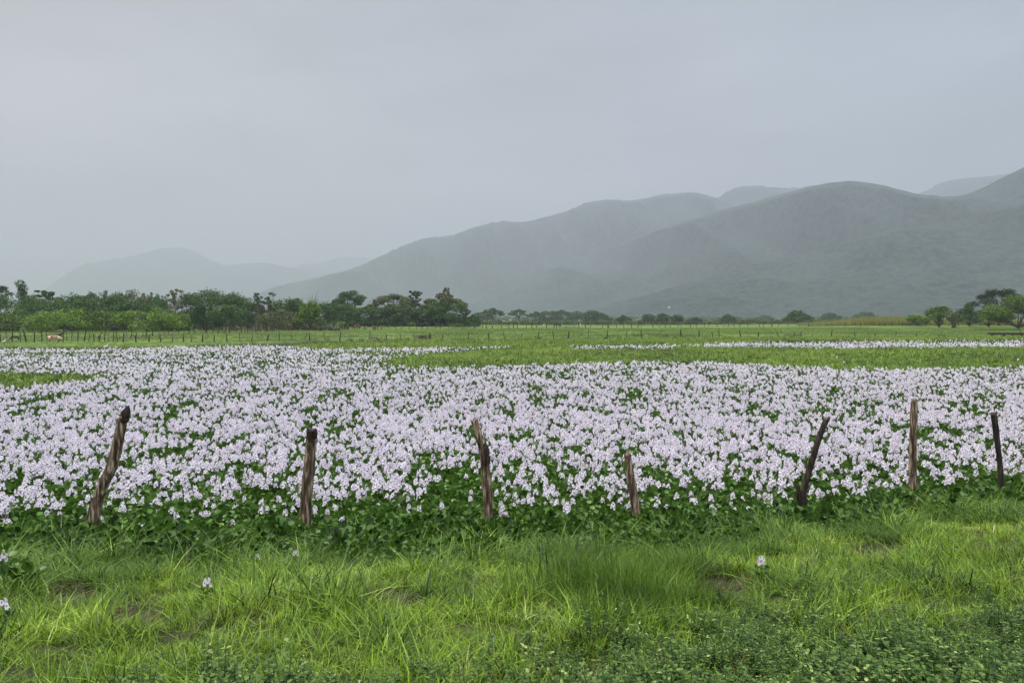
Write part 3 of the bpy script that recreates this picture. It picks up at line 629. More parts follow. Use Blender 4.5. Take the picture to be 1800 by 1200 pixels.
fence('row of taller pale topped posts behind the spotted cow at the left edge', FG, FL, lambda p: 91.0+.004*p, lambda p: float(np.interp(p, [0, 120, 207], [1.45, 1.35, 1.2])), 2, .14, .85)
FR = [222, 230, 239, 249, 257, 268, 279, 287, 297, 306, 315, 324, 332, 342, 352, 363, 374, 384, 394, 404, 415, 425, 431, 436]
fence('leaning posts in the green paddock below the left trees, behind the front row', FG, FR, lambda p: float(np.interp(p, [207, 436], [112, 148])), lambda p: 1.35, 1, .16, 1.0)
FS = list(np.arange(440, 585, 3.1)+rng.normal(0, .8, 47))
fence('dense grey stake fence closing off the brush below the left trees', FG, FS, lambda p: float(np.interp(p, [440, 600], [150, 205])), lambda p: 1.75, 0, .22, 1.3)
FF = list(np.arange(500, 1300, 11.5)+rng.normal(0, 2.5, 70))
fence('long far row of small stakes crossing the meadow below the central trees', FG, FF, lambda p: float(np.interp(p, [500, 1250], [178, 236])), lambda p: 1.35, 1, .12, 1.4)
FB = list(np.arange(830, 1300, 6.2)+rng.normal(0, 2, 76))
fence('farthest crowded row of stakes in front of the hazy middle trees', FG, FB, lambda p: 300.0, lambda p: 1.5, 1, .14, 1.7)
FQ = list(np.arange(1300, 1830, 15)+rng.normal(0, 4, 36))
fence('far row of thin posts in front of the reeds and the right hand trees', FG, FQ, lambda p: 232.0, lambda p: 1.4, 1, .10, 1.3)

# ------------------------------------------------------------------ trees
def crown_mat(name, a, b_, c=None, ws=.35): return leaf_mat(name, a, b_, .6, .10, c, .15, ws)
CM = {'olive': crown_mat('olive_foliage', (.02, .06, .006), (.16, .25, .024)), 'green': crown_mat('green_foliage', (.012, .042, .008), (.085, .17, .026)),
      'lime': crown_mat('lime_foliage', (.03, .085, .008), (.20, .32, .03)), 'brown': crown_mat('brownish_foliage', (.045, .06, .018), (.14, .16, .05)),
      'dark': crown_mat('dark_foliage', (.010, .030, .008), (.05, .10, .022)), 'pale': crown_mat('pale_foliage', (.09, .12, .05), (.22, .25, .12))}
def leaves(mb, C, Rr, n, ls, seed, up=.4, asp=.55, stretch=None):
    """leaf clumps spread through the lobes of a crown, thinned by noise so that gaps show"""
    C = np.array(C, float); Rr = np.array(Rr, float); vol = (Rr[:, 0]*Rr[:, 1]+Rr[:, 0]*Rr[:, 2]+Rr[:, 1]*Rr[:, 2]); k = rng.choice(len(C), n, p=vol/vol.sum())
    d = rng.normal(size=(n, 3)); d /= np.linalg.norm(d, axis=1)[:, None]; r = rng.uniform(.25, 1.0, n)**.45
    P = C[k]+d*Rr[k]*(r*(1+.16*rng.normal(size=n)))[:, None]
    f = fbm(P[:, 0]*.9+P[:, 2]*.7, P[:, 1]*.9-P[:, 2]*1.3+seed*9, seed, 3); P = P[(f > .40) | (rng.uniform(size=n) < .35)]; n = len(P)
    nn = rng.normal(size=(n, 3)); nn[:, 2] = np.abs(nn[:, 2])+up; nn /= np.linalg.norm(nn, axis=1)[:, None]
    a = np.cross(nn, rng.normal(size=(n, 3))); a /= np.linalg.norm(a, axis=1)[:, None]; b_ = np.cross(nn, a); s = ls*rng.uniform(.6, 1.35, n)[:, None]
    V = np.stack([P-a*s, P-b_*s*asp+nn*s*.15, P+a*s, P+b_*s*asp+nn*s*.15], 1).reshape(-1, 3)
    q = np.arange(n)*4; mb.add(V, (), np.stack([q, q+1, q+2, q+3], 1))
def limb(mb, a, b_, r0, r1, sag=.0, n=5):
    a = np.array(a, float); b_ = np.array(b_, float); P = []
    for i in range(n+1):
        t_ = i/n; p = a+(b_-a)*t_; p[2] += math.sin(t_*math.pi)*sag; p[:2] += rng.normal(0, .02, 2)*np.linalg.norm(b_-a)*(0 < i < n); P.append(p)
    mb.tube(P, np.linspace(r0, r1, n+1), 6)
def tree(kind, px, Y, top, wpx, label, cat='tree', mat='olive', n=5200, group='trees along the far side of the meadow', base=None, leaf=None, bark='bark', name=None):
    x = XW(px, Y); z0 = gz(x, Y) if base is None else base; H = CAMH-(top-HZ)*Y/FPX-z0; W = wpx*Y/FPX/2; seed = int(px*7+Y) % 97+1
    root = empty(name or {'acacia': 'spreading_tree', 'umbrella': 'umbrella_tree', 'round': 'broadleaf_tree', 'column': 'vine_covered_tree', 'sparse': 'sparse_tree', 'plume': 'bamboo_clump', 'bare': 'bare_tree', 'layer': 'layered_tree', 'bush': 'bushy_tree'}[kind], (x, Y, z0), label, cat, group)
    ls = leaf or max(.17, .0011*Y); tb = MB(); cb = MB(); C = []; Rr = []
    if kind == 'acacia':
        for i in range(20):
            a = rng.uniform(0, 6.28); q = math.sqrt(rng.uniform()); h = H*(.92-.50*q**2)*rng.uniform(.72, 1.0); C.append((W*.86*q*math.cos(a), W*.75*q*math.sin(a), h-.10*H)); Rr.append((W*rng.uniform(.2, .36), W*rng.uniform(.2, .36), H*rng.uniform(.09, .16)))
        for i in range(12):
            a = rng.uniform(0, 6.28); C.append((W*.8*math.cos(a), W*.7*math.sin(a), H*rng.uniform(.14, .5))); Rr.append((W*.3, W*.28, H*.15))
        fork = H*.16
    elif kind == 'round':
        for i in range(24):
            a = rng.uniform(0, 6.28); q = math.sqrt(rng.uniform()); h = H*(.56+.36*math.sqrt(max(0, 1-q*q))*rng.uniform(.3, 1)); C.append((W*.78*q*math.cos(a), W*.7*q*math.sin(a), h)); Rr.append((W*rng.uniform(.2, .34), W*rng.uniform(.2, .34), H*rng.uniform(.08, .15)))
        for i in range(16):
            a = rng.uniform(0, 6.28); C.append((W*.68*math.cos(a), W*.6*math.sin(a), H*rng.uniform(.14, .52))); Rr.append((W*.30, W*.28, H*.15))
        fork = H*.22
    elif kind == 'umbrella':
        for i in range(26):
            a = rng.uniform(0, 6.28); q = math.sqrt(rng.uniform()); C.append((W*.88*q*math.cos(a), W*.8*q*math.sin(a), H*(.93-.36*q*q-.07*rng.uniform()))); Rr.append((W*rng.uniform(.16, .27), W*rng.uniform(.16, .27), H*rng.uniform(.05, .085)))
        fork = H*.38; n = int(n*.75)
    elif kind == 'layer':
        for i in range(14):
            a = rng.uniform(0, 6.28); q = rng.uniform(.1, 1); C.append((W*.85*q*math.cos(a), W*.7*q*math.sin(a), H*(.97-.3*q*rng.uniform(.3, 1.2)))); Rr.append((W*rng.uniform(.16, .3), W*.2, H*.035))
        fork = H*.45; n = int(n*.3)
    elif kind == 'column':
        for i in range(9): C.append((W*.15*math.sin(i*2.1)-W*.3+W*.5*(1-i/8), 0, H*(.25+.69*i/8))); Rr.append((W*(.62-.2*i/8), W*.6, H*.09))
        fork = H*.3; n = int(n*.5)
    elif kind == 'sparse':
        for i in range(26):
            a = rng.uniform(0, 6.28); q = rng.uniform(.2, 1); C.append((W*.9*q*math.cos(a), W*.8*q*math.sin(a), H*rng.uniform(.5, .97))); Rr.append((W*.20, W*.20, H*.028))
        fork = H*.5; n = int(n*.2)
    elif kind == 'bush':
        for i in range(20):
            a = rng.uniform(0, 6.28); q = math.sqrt(rng.uniform()); C.append((W*.75*q*math.cos(a), W*.7*q*math.sin(a), H*(.22+.62*(1-q*q)*rng.uniform(.4, 1)+.06))); Rr.append((W*.27, W*.27, H*.14))
        fork = H*.08
    elif kind == 'plume':
        for i in range(22):
            a = rng.uniform(0, 6.28); q = rng.uniform(.25, 1); hh = H*rng.uniform(.8, 1)*(1-.15*q); P = []
            for j in range(9):
                t_ = j/8; P.append((W*.2*math.cos(a)+W*.8*q*math.cos(a)*t_**2.2, W*.2*math.sin(a)+W*.6*q*math.sin(a)*t_**2.2, hh*(t_-.14*q*t_**4)))
            tb.tube(P, np.linspace(.06, .015, 9), 4)
            for j in range(3, 9): C.append(P[j]); Rr.append((W*.11, W*.11, H*.055))
        fork = None
    elif kind == 'bare':
        fork = H*.5
        for i in range(7): C.append((rng.uniform(-.8, .8)*W, rng.uniform(-.5, .5)*W, H*rng.uniform(.8, 1))); Rr.append((.1, .1, .1))
    bk = M[bark]
    if fork is not None:
        r0 = max(.10, .022*H+.02*W); limb(tb, (0, 0, -.3), (rng.normal(0, .04)*W, 0, fork), r0*1.25, r0*.85)
        order_ = rng.permutation(len(C))[:16]
        for i in order_: limb(tb, (0, 0, fork*rng.uniform(.75, 1.0)), np.array(C[i])-np.array([0, 0, Rr[i][2]*.4]), r0*.5, r0*.10, sag=.07*H*(kind in ('umbrella', 'layer')))
    obj('trunk', tb.mesh('trunk', [bk], True), root)
    if kind != 'bare':
        leaves(cb, C, Rr, n, ls, seed, .5 if kind in ('umbrella', 'acacia', 'layer') else .2); obj('crown', cb.mesh('crown', [CM[mat]]), root)
    return root
# left wood, front row
tree('acacia', -70, 168, 538, 150, 'low spreading tree cut off by the left edge of the photo', mat='olive', n=9000)
tree('acacia', 30, 165, 534, 135, 'low spreading olive green tree nearest the left edge', n=11000)
tree('acacia', 112, 160, 531, 125, 'low spreading yellow green tree right above the spotted cow', mat='lime', n=11000)
tree('acacia', 186, 166, 536, 110, 'low spreading tree with a pale forked trunk showing, right of the spotted cow', bark='palebark', n=10000)
tree('acacia', 258, 164, 530, 115, 'broad low yellow green tree, middle of the left row', mat='lime', n=11000)
tree('acacia', 312, 178, 536, 80, 'low olive tree just left of the lone dark round tree', n=7000)
tree('bush', 362, 152, 528, 74, 'lone dark round tree on a short trunk standing in front of the left wood', mat='dark', n=6500, bark='bark').children[0]
tree('bush', 546, 178, 528, 66, 'round green tree on a short dark trunk, standing below the bare snag', mat='olive', n=6500)
# left wood, back row
tree('layer', -6, 205, 497, 66, 'tree with flat layered branches reaching in at the left edge', mat='dark', n=7000)
tree('column', 42, 215, 494, 32, 'narrow vine covered tree rising above the left wood', mat='green', n=6000)
tree('sparse', 84, 210, 509, 44, 'small thin tree with airy sprays above the left wood, right of the vine covered tree', mat='green', n=14000)
tree('round', 10, 200, 515, 70, 'dark round tree behind the low trees at the left edge', mat='green')
tree('round', 118, 205, 514, 60, 'dark rounded tree behind the yellow green tree above the cow', mat='green')
tree('plume', 166, 215, 507, 74, 'bamboo clump with arching plumes, left of the brownish tree', 'bamboo', 'green', 9000)
tree('round', 232, 215, 508, 80, 'brownish green rounded tree behind the left wood', mat='brown', n=7000)
tree('plume', 262, 222, 509, 46, 'smaller bamboo clump with a single upright plume on its right', 'bamboo', 'green', 6000)
tree('sparse', 307, 205, 507, 32, 'thin pale tree with open see through crown, left of the big domed tree', mat='pale', n=9000, bark='palebark')
tree('round', 278, 215, 518, 60, 'low grey green tree below the thin see through tree', mat='green')
tree('round', 375, 212, 506, 118, 'big domed dark green tree behind the lone round tree', mat='green', n=13000)
tree('round', 418, 222, 512, 60, 'pale green rounded shoulder tree right of the big domed tree', mat='brown', n=6000)
tree('sparse', 455, 205, 513, 26, 'thin tree with a leafy knob on top, left one of a pair', mat='green', n=5000)
tree('sparse', 474, 206, 513, 22, 'thin tree with a leafy knob on top, right one of a pair', mat='green', n=5000)
tree('round', 440, 210, 530, 70, 'mid green tree below the pair of thin knobbed trees', mat='green', n=7000)
tree('round', 502, 215, 521, 66, 'grey green rounded tree between the thin pair and the bare snag', mat='green', n=6500)
tree('acacia', 492, 185, 533, 78, 'brownish thinly leaved spreading tree above the stake fence', mat='brown', n=5500, bark='palebark')
tree('bare', 550, 215, 512, 26, 'bare dead snag of forked sticks above the round green tree', bark='bark')
tree('round', 575, 225, 530, 70, 'dark green tree filling in behind the snag', mat='green', n=6000)
for p, Yd, tp, wd, mt, lab in ((62, 200, 516, 60, 'green', 'rounded green tree between the vine covered tree and the flat sprayed one'), (142, 205, 517, 56, 'green', 'rounded green tree just left of the large bamboo clump'), (200, 210, 513, 58, 'green', 'dense green tree right beside the large bamboo clump'),
        (335, 222, 513, 56, 'green', 'dense green tree filling in left of the big domed tree'), (528, 222, 524, 56, 'green', 'grey green tree just left of the bare snag'), (396, 190, 534, 80, 'green', 'lower dark green tree right of the lone dark round tree'),
        (240, 190, 522, 90, 'green', 'wide dark green tree behind the middle of the left row'), (78, 188, 524, 90, 'green', 'wide dark green tree behind the left row above the black calf'), (155, 188, 523, 80, 'green', 'wide dark green tree behind the left row below the bamboo')):
    tree('round', p, Yd, tp, wd, lab, mat=mt, n=7500)
# central group
CG = 'trees along the far side of the meadow'
tree('umbrella', 618, 285, 509, 76, 'flat topped umbrella tree, left one of two above the central trees', mat='green', n=10000)
tree('umbrella', 692, 290, 515, 96, 'wide pale domed umbrella tree in the middle of the central trees', mat='brown', n=12000)
tree('round', 604, 255, 534, 74, 'dense dark green tree under the left umbrella tree', mat='green', n=8000)
tree('round', 655, 252, 536, 84, 'dense green tree between the two umbrella trees', mat='green', n=9000)
tree('round', 706, 256, 535, 76, 'dense green tree under the wide umbrella tree', mat='green', n=8000)
tree('sparse', 729, 270, 511, 26, 'narrow knobbly tree standing above the right side of the wide umbrella tree', mat='dark', n=12000)
tree('round', 752, 258, 536, 66, 'dense green tree left of the tallest rounded one', mat='green', n=7000)
tree('umbrella', 780, 262, 513, 86, 'large rounded brownish topped tree at the right end of the central trees', mat='brown', n=16000)
tree('round', 784, 258, 527, 84, 'dark green dense tree under the large brownish crown', mat='green', n=9000)
tree('sparse', 784, 275, 504, 18, 'small see through topknot tree above the large brownish crown', mat='brown', n=8000)
tree('sparse', 817, 256, 544, 22, 'small ragged tree at the right edge of the central trees', mat='green', n=12000)
tree('bush', 833, 262, 551, 26, 'small round bush ending the central trees on the right', 'bush', 'green', 3500)
# hazy middle trees
MG = 'hazy trees behind the meadow'
for k_, (kd, p, Yd, tp, wd, mt, lab) in enumerate([
    ('umbrella', 866, 470, 541, 46, 'green', 'hazy flat topped tree with a long branch, just right of the central trees'),
    ('round', 848, 620, 548, 40, 'green', 'faint low tree behind the hazy flat topped tree'),
    ('umbrella', 912, 520, 543, 42, 'green', 'hazy umbrella tree, second right of the central trees'),
    ('umbrella', 941, 520, 547, 32, 'green', 'small hazy umbrella tree right beside a bigger one'),
    ('round', 968, 640, 545, 46, 'green', 'faint grey green tree left of the hazy middle clump'),
    ('umbrella', 988, 600, 544, 40, 'green', 'faint flat topped tree in the hazy middle clump'),
    ('round', 1015, 660, 547, 44, 'green', 'faint rounded tree in the middle of the hazy clump'),
    ('round', 1043, 540, 545, 36, 'green', 'hazy darker pointed tree left of the low domed one'),
    ('bush', 1062, 560, 551, 30, 'green', 'hazy low bushy tree at the foot of the pointed one'),
    ('bush', 1096, 430, 554, 32, 'green', 'low domed green tree at the centre of the plain'),
    ('round', 1140, 470, 552, 26, 'green', 'small hazy tree right of the low domed one'),
    ('round', 1166, 455, 551, 28, 'green', 'small two lobed hazy tree below the white house'),
    ('round', 1190, 450, 553, 24, 'green', 'small hazy tree just right of the white house'),
    ('bush', 1222, 440, 556, 30, 'green', 'low hazy bush halfway between the white house and the lone bushes'),
    ('bush', 1278, 400, 552, 40, 'green', 'small flat lone bush, left of the larger lone bush'),
    ('bush', 1402, 350, 544, 60, 'green', 'larger lone dark bush left of the yellow reeds'),
    ('bush', 1345, 700, 554, 34, 'green', 'very faint low bush between the two lone bushes'),
    ('bush', 1460, 650, 549, 44, 'green', 'very faint rounded tree behind the left end of the reeds'),
    ('bush', 1520, 700, 547, 50, 'green', 'very faint wide tree behind the middle of the reeds')]):
    tree(kd, p, Yd, tp, wd, lab, 'bush' if 'bush' in lab and kd == 'bush' and 'tree' not in lab else 'tree', mt, 3600, MG)
# right group
RG = 'trees at the right edge'
tree('bush', 1650, 212, 536, 66, 'dark multi stemmed bushy tree right of the yellow reeds', mat='olive', n=6500, group=RG)
tree('bush', 1612, 235, 546, 44, 'low yellow green bush between the reeds and the multi stemmed tree', 'bush', 'lime', 3500, group=RG)
tree('plume', 1677, 205, 541, 34, 'pale arching bush between two dark bushy trees', 'bush', 'pale', 2600, group=RG, name='arching_bush')
tree('bush', 1704, 225, 532, 52, 'dark bushy tree directly left of the tall right edge tree', mat='green', n=6000, group=RG)
tree('umbrella', 1757, 235, 504, 92, 'flat branched umbrella tree rising over the right edge trees', mat='dark', n=13000, group=RG)
tree('bush', 1790, 185, 512, 128, 'big rich green bushy tree at the right edge of the photo', mat='olive', n=15000, group=RG)
tree('bush', 1738, 215, 534, 60, 'rounded green bush at the foot of the umbrella tree', 'bush', 'green', 4500, group=RG)
tree('bush', 1880, 190, 520, 120, 'bushy tree outside the right edge', mat='olive', n=7000, group=RG)

# ------------------------------------------------------------------ woods, brush and reeds that read as one mass
WC = bpy.data.collections.new('wood_sources')
def bushmesh(name, mat, n, ls, rx=1., rz_=.8):
    mb = MB(); C = []; Rr = []
    for i in range(9): a = rng.uniform(0, 6.28); q = rng.uniform(0, .7); C.append((rx*q*math.cos(a), rx*q*math.sin(a), rz_*rng.uniform(.25, .75))); Rr.append((rx*.4, rx*.4, rz_*.3))
    leaves(mb, C, Rr, n, ls, int(rng.integers(1, 90)), .3); return mb.mesh(name, [mat])
for mt in ('green', 'olive', 'dark'):
    for i in range(2): reg(WC, 'wood', bushmesh('wood', CM[mt], 700, .10))
for i in range(2): reg(WC, 'brush', bushmesh('brush', M['dry'], 380, .09)); reg(WC, 'brush', bushmesh('brush', CM['dark'], 380, .09))
def sticks(name):
    mb = MB()
    for i in range(14):
        a = rng.uniform(0, 6.28); b0 = np.array([rng.normal(0, .4), rng.normal(0, .3), 0]); mb.tube([b0, b0+np.array([rng.normal(0, .35), rng.normal(0, .2), rng.uniform(.8, 1.9)])], [.04, .015], 4)
    return mb.mesh(name, [M['palebark']])
for i in range(2): reg(WC, 'sticks', sticks('sticks'))
K3 = kinds['wood_sources']
P = []; I = []; S = []
def wood(n, p0, p1, y0, y1, s0, s1, kd, zs=1.0):
    px = rng.uniform(p0, p1, n); y = rng.uniform(y0, y1, n); x = XW(px, y); z = T(x, y); s = rng.uniform(s0, s1, n)
    for i in range(n): P.append((x[i], y[i], z[i]-.1)); I.append(int(rng.choice(K3[kd]))); S.append((s[i], s[i], s[i]*zs*rng.uniform(.7, 1.1)))
def flush(name, label, cat):
    global P, I, S
    n = len(P); scatter(name, np.array(P), np.stack([np.zeros(n), np.zeros(n), rng.uniform(0, 6.28, n)], 1), np.array(S), np.array(I), WC, label, cat); P = []; I = []; S = []
wood(120, -260, 590, 225, 265, 3.2, 5.0, 'wood', 1.15); wood(60, 580, 835, 275, 320, 3.2, 4.6, 'wood', 1.1); wood(110, -260, 330, 172, 190, 1.6, 2.6, 'wood'); wood(70, 330, 600, 195, 215, 1.8, 2.8, 'wood'); wood(70, 585, 835, 250, 262, 1.6, 2.6, 'wood')
flush('background_wood', 'dark undergrowth and wood closing the gaps between the trees', 'woodland')
wood(90, 330, 600, 172, 200, .8, 1.5, 'brush'); wood(26, 380, 600, 178, 200, .9, 1.3, 'sticks'); wood(90, 560, 850, 236, 250, .7, 1.2, 'brush', .7); wood(800, 820, 1400, 306, 345, 1.1, 2.0, 'brush', .75); wood(90, 1380, 1460, 300, 330, .7, 1.1, 'brush', .7); wood(600, 830, 1640, 350, 520, 1.0, 1.9, 'brush', .7)
flush('dry_brush', 'grey brown dry brush along the far side of the meadow', 'brush')
wood(500, 830, 1900, 900, 1250, 3, 7, 'wood', .8); wood(160, 1420, 1640, 420, 520, 1.6, 2.6, 'wood', .8); wood(700, 830, 1640, 420, 850, 1.4, 3.0, 'wood', .9)
flush('distant_woodland', 'faint tree belt at the foot of the hills', 'woodland')
RM = leaf_mat('reed_leaf', (.12, .14, .03), (.30, .29, .07), .6, .3, (.34, .24, .10), worldscale=.12)
def reedmesh(name):
    mb = MB()
    for i in range(34): blade(mb, (rng.normal(0, .45), rng.normal(0, .45), 0), rng.uniform(1.3, 2.9), rng.uniform(.07, .13), rng.uniform(0, 6.28), abs(rng.normal(.12, .1)), abs(rng.normal(.25, .2)), 0, 3)
    return mb.mesh(name, [RM])
for i in range(3): reg(WC, 'reed', reedmesh('reed'))
n = 1500; px = rng.uniform(1400, 1800, n); y = rng.uniform(238, 285, n); x = XW(px, y); s = np.interp(px, [1400, 1470, 1530, 1580, 1650, 1800], [.25, .7, 1.15, 1.15, .75, .5])*rng.uniform(.7, 1.1, n)
scatter('reed_bed', np.stack([x, y, T(x, y)], 1), np.stack([x*0, x*0, rng.uniform(0, 6, n)], 1), np.repeat(s[:, None], 3, 1), np.array(K3.get('reed') or kinds['wood_sources']['reed'])[rng.integers(0, 3, n)], WC, 'yellow green reeds standing left of the right hand trees', 'reeds')
n = 160; px = rng.uniform(1712, 1830, n); y = rng.uniform(172, 178, n); x = XW(px, y); s = rng.uniform(.35, .6, n)
HB = bushmesh('vine', CM['lime'], 420, .12, 1, .9); reg(WC, 'vine', HB)
scatter('vine_bank', np.stack([x, y, T(x, y)], 1), np.stack([x*0, x*0, rng.uniform(0, 6, n)], 1), np.repeat(s[:, None], 3, 1), np.full(n, kinds['wood_sources']['vine'][0]), WC, 'low bank of bright vines in front of the big right edge tree', 'vines')

# ------------------------------------------------------------------ cattle and egrets
def cow_mat(name, a, b_, sc_=1.1, lo=.47, hi=.52): return noise_mat(name, a, b_, sc_, .8, detail=1.5, lo=lo, hi=hi)
COWM = {'spot': cow_mat('tan_patched_hide', (.62, .50, .38), (.30, .15, .07), 2.4), 'black': cow_mat('black_hide', (.012, .010, .010), (.04, .03, .026)), 'brown': cow_mat('red_brown_hide', (.10, .035, .022), (.17, .07, .04)),
        'orange': cow_mat('orange_tan_hide', (.42, .17, .07), (.55, .28, .14)), 'rust': cow_mat('rust_hide', (.25, .06, .03), (.32, .10, .05))}
def skin(name, verts, edges, rad, parent, mat, sub=2):
    me = bpy.data.meshes.new(name); me.from_pydata(verts, edges, []); me.materials.append(mat); o = obj(name, me, parent)
    sk = o.modifiers.new('skin', 'SKIN'); sk.use_smooth_shade = True; me.skin_vertices[0].data.foreach_set('radius', np.array([(r, r) if np.isscalar(r) else r for r in rad], np.float32).ravel())
    me.skin_vertices[0].data[0].use_root = True
    sd = o.modifiers.new('sub', 'SUBSURF'); sd.levels = sub; sd.render_levels = sub
    dg = bpy.context.evaluated_depsgraph_get(); m2 = bpy.data.meshes.new_from_object(o.evaluated_get(dg)); o.modifiers.clear(); o.data = m2
    if not m2.materials: m2.materials.append(mat)
    for p_ in m2.polygons: p_.use_smooth = True
    return o
def cow(px, Y, L_, rz, mat, label, graze=True, lying=False):
    """L_: body length in metres; head towards +x before turning"""
    x = XW(px, Y); root = empty('cow', (x, Y, gz(x, Y)), label, 'cow', 'cattle grazing in the pasture', rz); k_ = L_/1.6; lo = -.42 if lying else 0
    V = [(0, 0, .95), (.35, 0, .96), (.62, 0, 1.0), (-.35, 0, .97), (-.72, 0, 1.02)]; E = [(0, 1), (1, 2), (0, 3), (3, 4)]; Rd = [(.31, .34), (.31, .34), (.25, .30), (.31, .34), (.26, .27)]
    hd = [(.88, 0, .85), (1.05, 0, .45), (1.2, 0, .18)] if graze else [(.88, 0, 1.2), (1.02, 0, 1.38), (1.28, 0, 1.24)]
    n0 = len(V); V += hd; E += [(2, n0), (n0, n0+1), (n0+1, n0+2)]; Rd += [.17, .13, .075]
    for sx, at_, kx in ((1, 2, .60), (-1, 4, -.74)):
        for sy in (-1, 1):
            n0 = len(V)
            if lying: V += [(kx, .2*sy, .75), (kx+.12, .3*sy, .50), (kx+.3, .3*sy, .46)]
            else: V += [(kx, .19*sy, .68), (kx+(.0 if sx > 0 else -.07), .18*sy, .38), (kx, .18*sy, .03)]
            E += [(at_, n0), (n0, n0+1), (n0+1, n0+2)]; Rd += [.13, .065, .05]
    n0 = len(V); V += [(-1.0, 0, .98), (-1.04, 0, .55)]; E += [(4, n0), (n0, n0+1)]; Rd += [.04, .035]
    V = [(a*k_, b_*k_, (c+lo)*k_) for a, b_, c in V]; Rd = [tuple(v*k_ for v in r) if not np.isscalar(r) else r*k_ for r in Rd]
    skin('body', V, E, Rd, root, COWM[mat])
    h = np.array(hd[1])+np.array([0, 0, lo])
    for sy in (-1, 1):
        mb = MB(); mb.tube([(h+np.array([-.02, .09*sy, .08]))*k_, (h+np.array([-.06, .2*sy, .1]))*k_, (h+np.array([-.07, .27*sy, .04]))*k_], [.03*k_, .06*k_, .01*k_], 5); obj('ear', mb.mesh('ear', [COWM[mat]], True), root)
        mb = MB(); mb.tube([(h+np.array([-.03, .06*sy, .12]))*k_, (h+np.array([0, .15*sy, .26]))*k_, (h+np.array([.05, .15*sy, .36]))*k_], [.03*k_, .02*k_, .006*k_], 5); obj('horn', mb.mesh('horn', [M['palewood']], True), root)
    return root
cow(95, 87.5, 1.2, R(40), 'spot', 'tan cow with brown patches standing in front of the left fence')
cow(97, 92.5, 1.25, R(25), 'black', 'black cow right behind the tan patched cow', graze=False)
cow(26, 97, .8, R(200), 'black', 'small black calf behind the posts near the left edge')
cow(627, 192, 1.5, R(175), 'brown', 'red brown cow grazing side on below the umbrella trees')
cow(658, 182, 1.25, R(75), 'brown', 'smaller red brown cow seen from behind, right of the side on brown cow')
cow(979, 232, 1.75, R(5), 'black', 'dark cow alone in the middle of the meadow', graze=True)
cow(616, 236, 1.5, R(0), 'black', 'left one of two black cows at the wood edge below the left umbrella tree')
cow(628, 238, 1.5, R(180), 'black', 'right one of two black cows at the wood edge below the left umbrella tree')
cow(505, 196, 1.6, R(10), 'rust', 'rust red cow in front of the stake fence brush', graze=False)
cow(515, 192, 1.3, R(190), 'orange', 'orange tan calf right beside the rust red cow')
cow(174, 99, .75, R(120), 'black', 'small black calf seen end on among the posts right of the spotted cow', graze=False)
WHT = noise_mat('white_feathers', (.78, .78, .76), (.86, .86, .84), 8, .7); BILL = noise_mat('yellow_bill', (.55, .35, .05), (.6, .4, .1), 8, .5)
def egret(px, Y, h, rz, label):
    x = XW(px, Y); z = max(gz(x, Y), 0)+(.22 if Y < 80 else .02); root = empty('egret', (x, Y, z), label, 'egret', 'white egrets in the pasture', rz); k_ = h/.9
    V = [(0, 0, .45), (.12, 0, .50), (-.15, 0, .40), (-.32, 0, .32), (.20, 0, .60), (.18, 0, .74), (.24, 0, .86), (.30, 0, .86)]; E = [(0, 1), (0, 2), (2, 3), (1, 4), (4, 5), (5, 6), (6, 7)]; Rd = [.10, .085, .08, .03, .035, .028, .035, .02]
    skin('body', [(a*k_, b_*k_, c*k_) for a, b_, c in V], E, [r*k_ for r in Rd], root, WHT, 1)
    mb = MB(); mb.tube([(.31*k_, 0, .86*k_), (.42*k_, 0, .84*k_)], [.014*k_, .003*k_], 5); obj('bill', mb.mesh('bill', [BILL]), root)
    for sy in (-1, 1): mb = MB(); mb.tube([(0, .04*sy*k_, .4*k_), (-.02*k_, .04*sy*k_, .2*k_), (.01*k_, .045*sy*k_, -.25*k_)], .011*k_, 5); obj('leg', mb.mesh('leg', [M['farwood']]), root)
egret(186, 66, .62, R(20), 'white egret standing at the far edge of the flowers, below the leaning posts')
egret(8, 77, .60, R(15), 'white egret on the green strip at the left edge')
egret(577, 196, .8, R(90), 'tiny white egret below the bare snag, left one of a pair')
egret(590, 190, .9, R(100), 'tiny white egret directly left of the brown cow, right one of a pair')
egret(956, 262, 1.0, R(60), 'tiny white egret just left of the lone dark cow')
egret(1020, 262, 1.0, R(60), 'tiny white egret right of the lone dark cow')

# ------------------------------------------------------------------ logs, hurdle and trough beside the far fence
LG = 'old timber beside the far fence'
def log(px, Y, Lm, r, rz, label, h=0.12):
    x = XW(px, Y); mb = MB(); n = 7; h *= .45; r *= .75; P = [((i/n-.5)*Lm, rng.normal(0, .03), h+rng.normal(0, .05)) for i in range(n+1)]; mb.tube(P, r*rng.uniform(.85, 1.15, n+1), 8)
    mb.tube([(Lm*.2, 0, h), (Lm*.28, .1, h+r*2.6)], [r*.4, r*.2], 5)
    o = obj('fallen_log', mb.mesh('fallen_log', [M['farwood']], True), None, (x, Y, max(gz(x, Y), 0))); o.rotation_euler = (0, 0, rz); return tag(o, label, 'log', LG)
log(614, 100, .8, .17, .1, 'thick dark stump like log beside the fence, below the brown cows', .22)
log(659, 108, 1.9, .09, .0, 'thin log lying by the water between two fence posts, left of the brush hurdle', .35)
log(716, 107, .6, .16, .2, 'short dark log just left of the brush hurdle', .3)
log(1122, 119, 1.6, .20, .05, 'dark log by the fence at the left end of a bright puddle', .25)
log(1172, 121, 1.5, .10, -.05, 'slim dark log right of the bright puddle', .22)
log(1212, 121, 1.7, .10, .1, 'slim dark log lying on the bank, farther right of the bright puddle', .22)
log(1075, 118, 1.3, .13, .2, 'dark twisted log left of the bright puddle', .2)
log(945, 112, .9, .10, 0, 'small dark log beside the fence below the lone dark cow', .2)
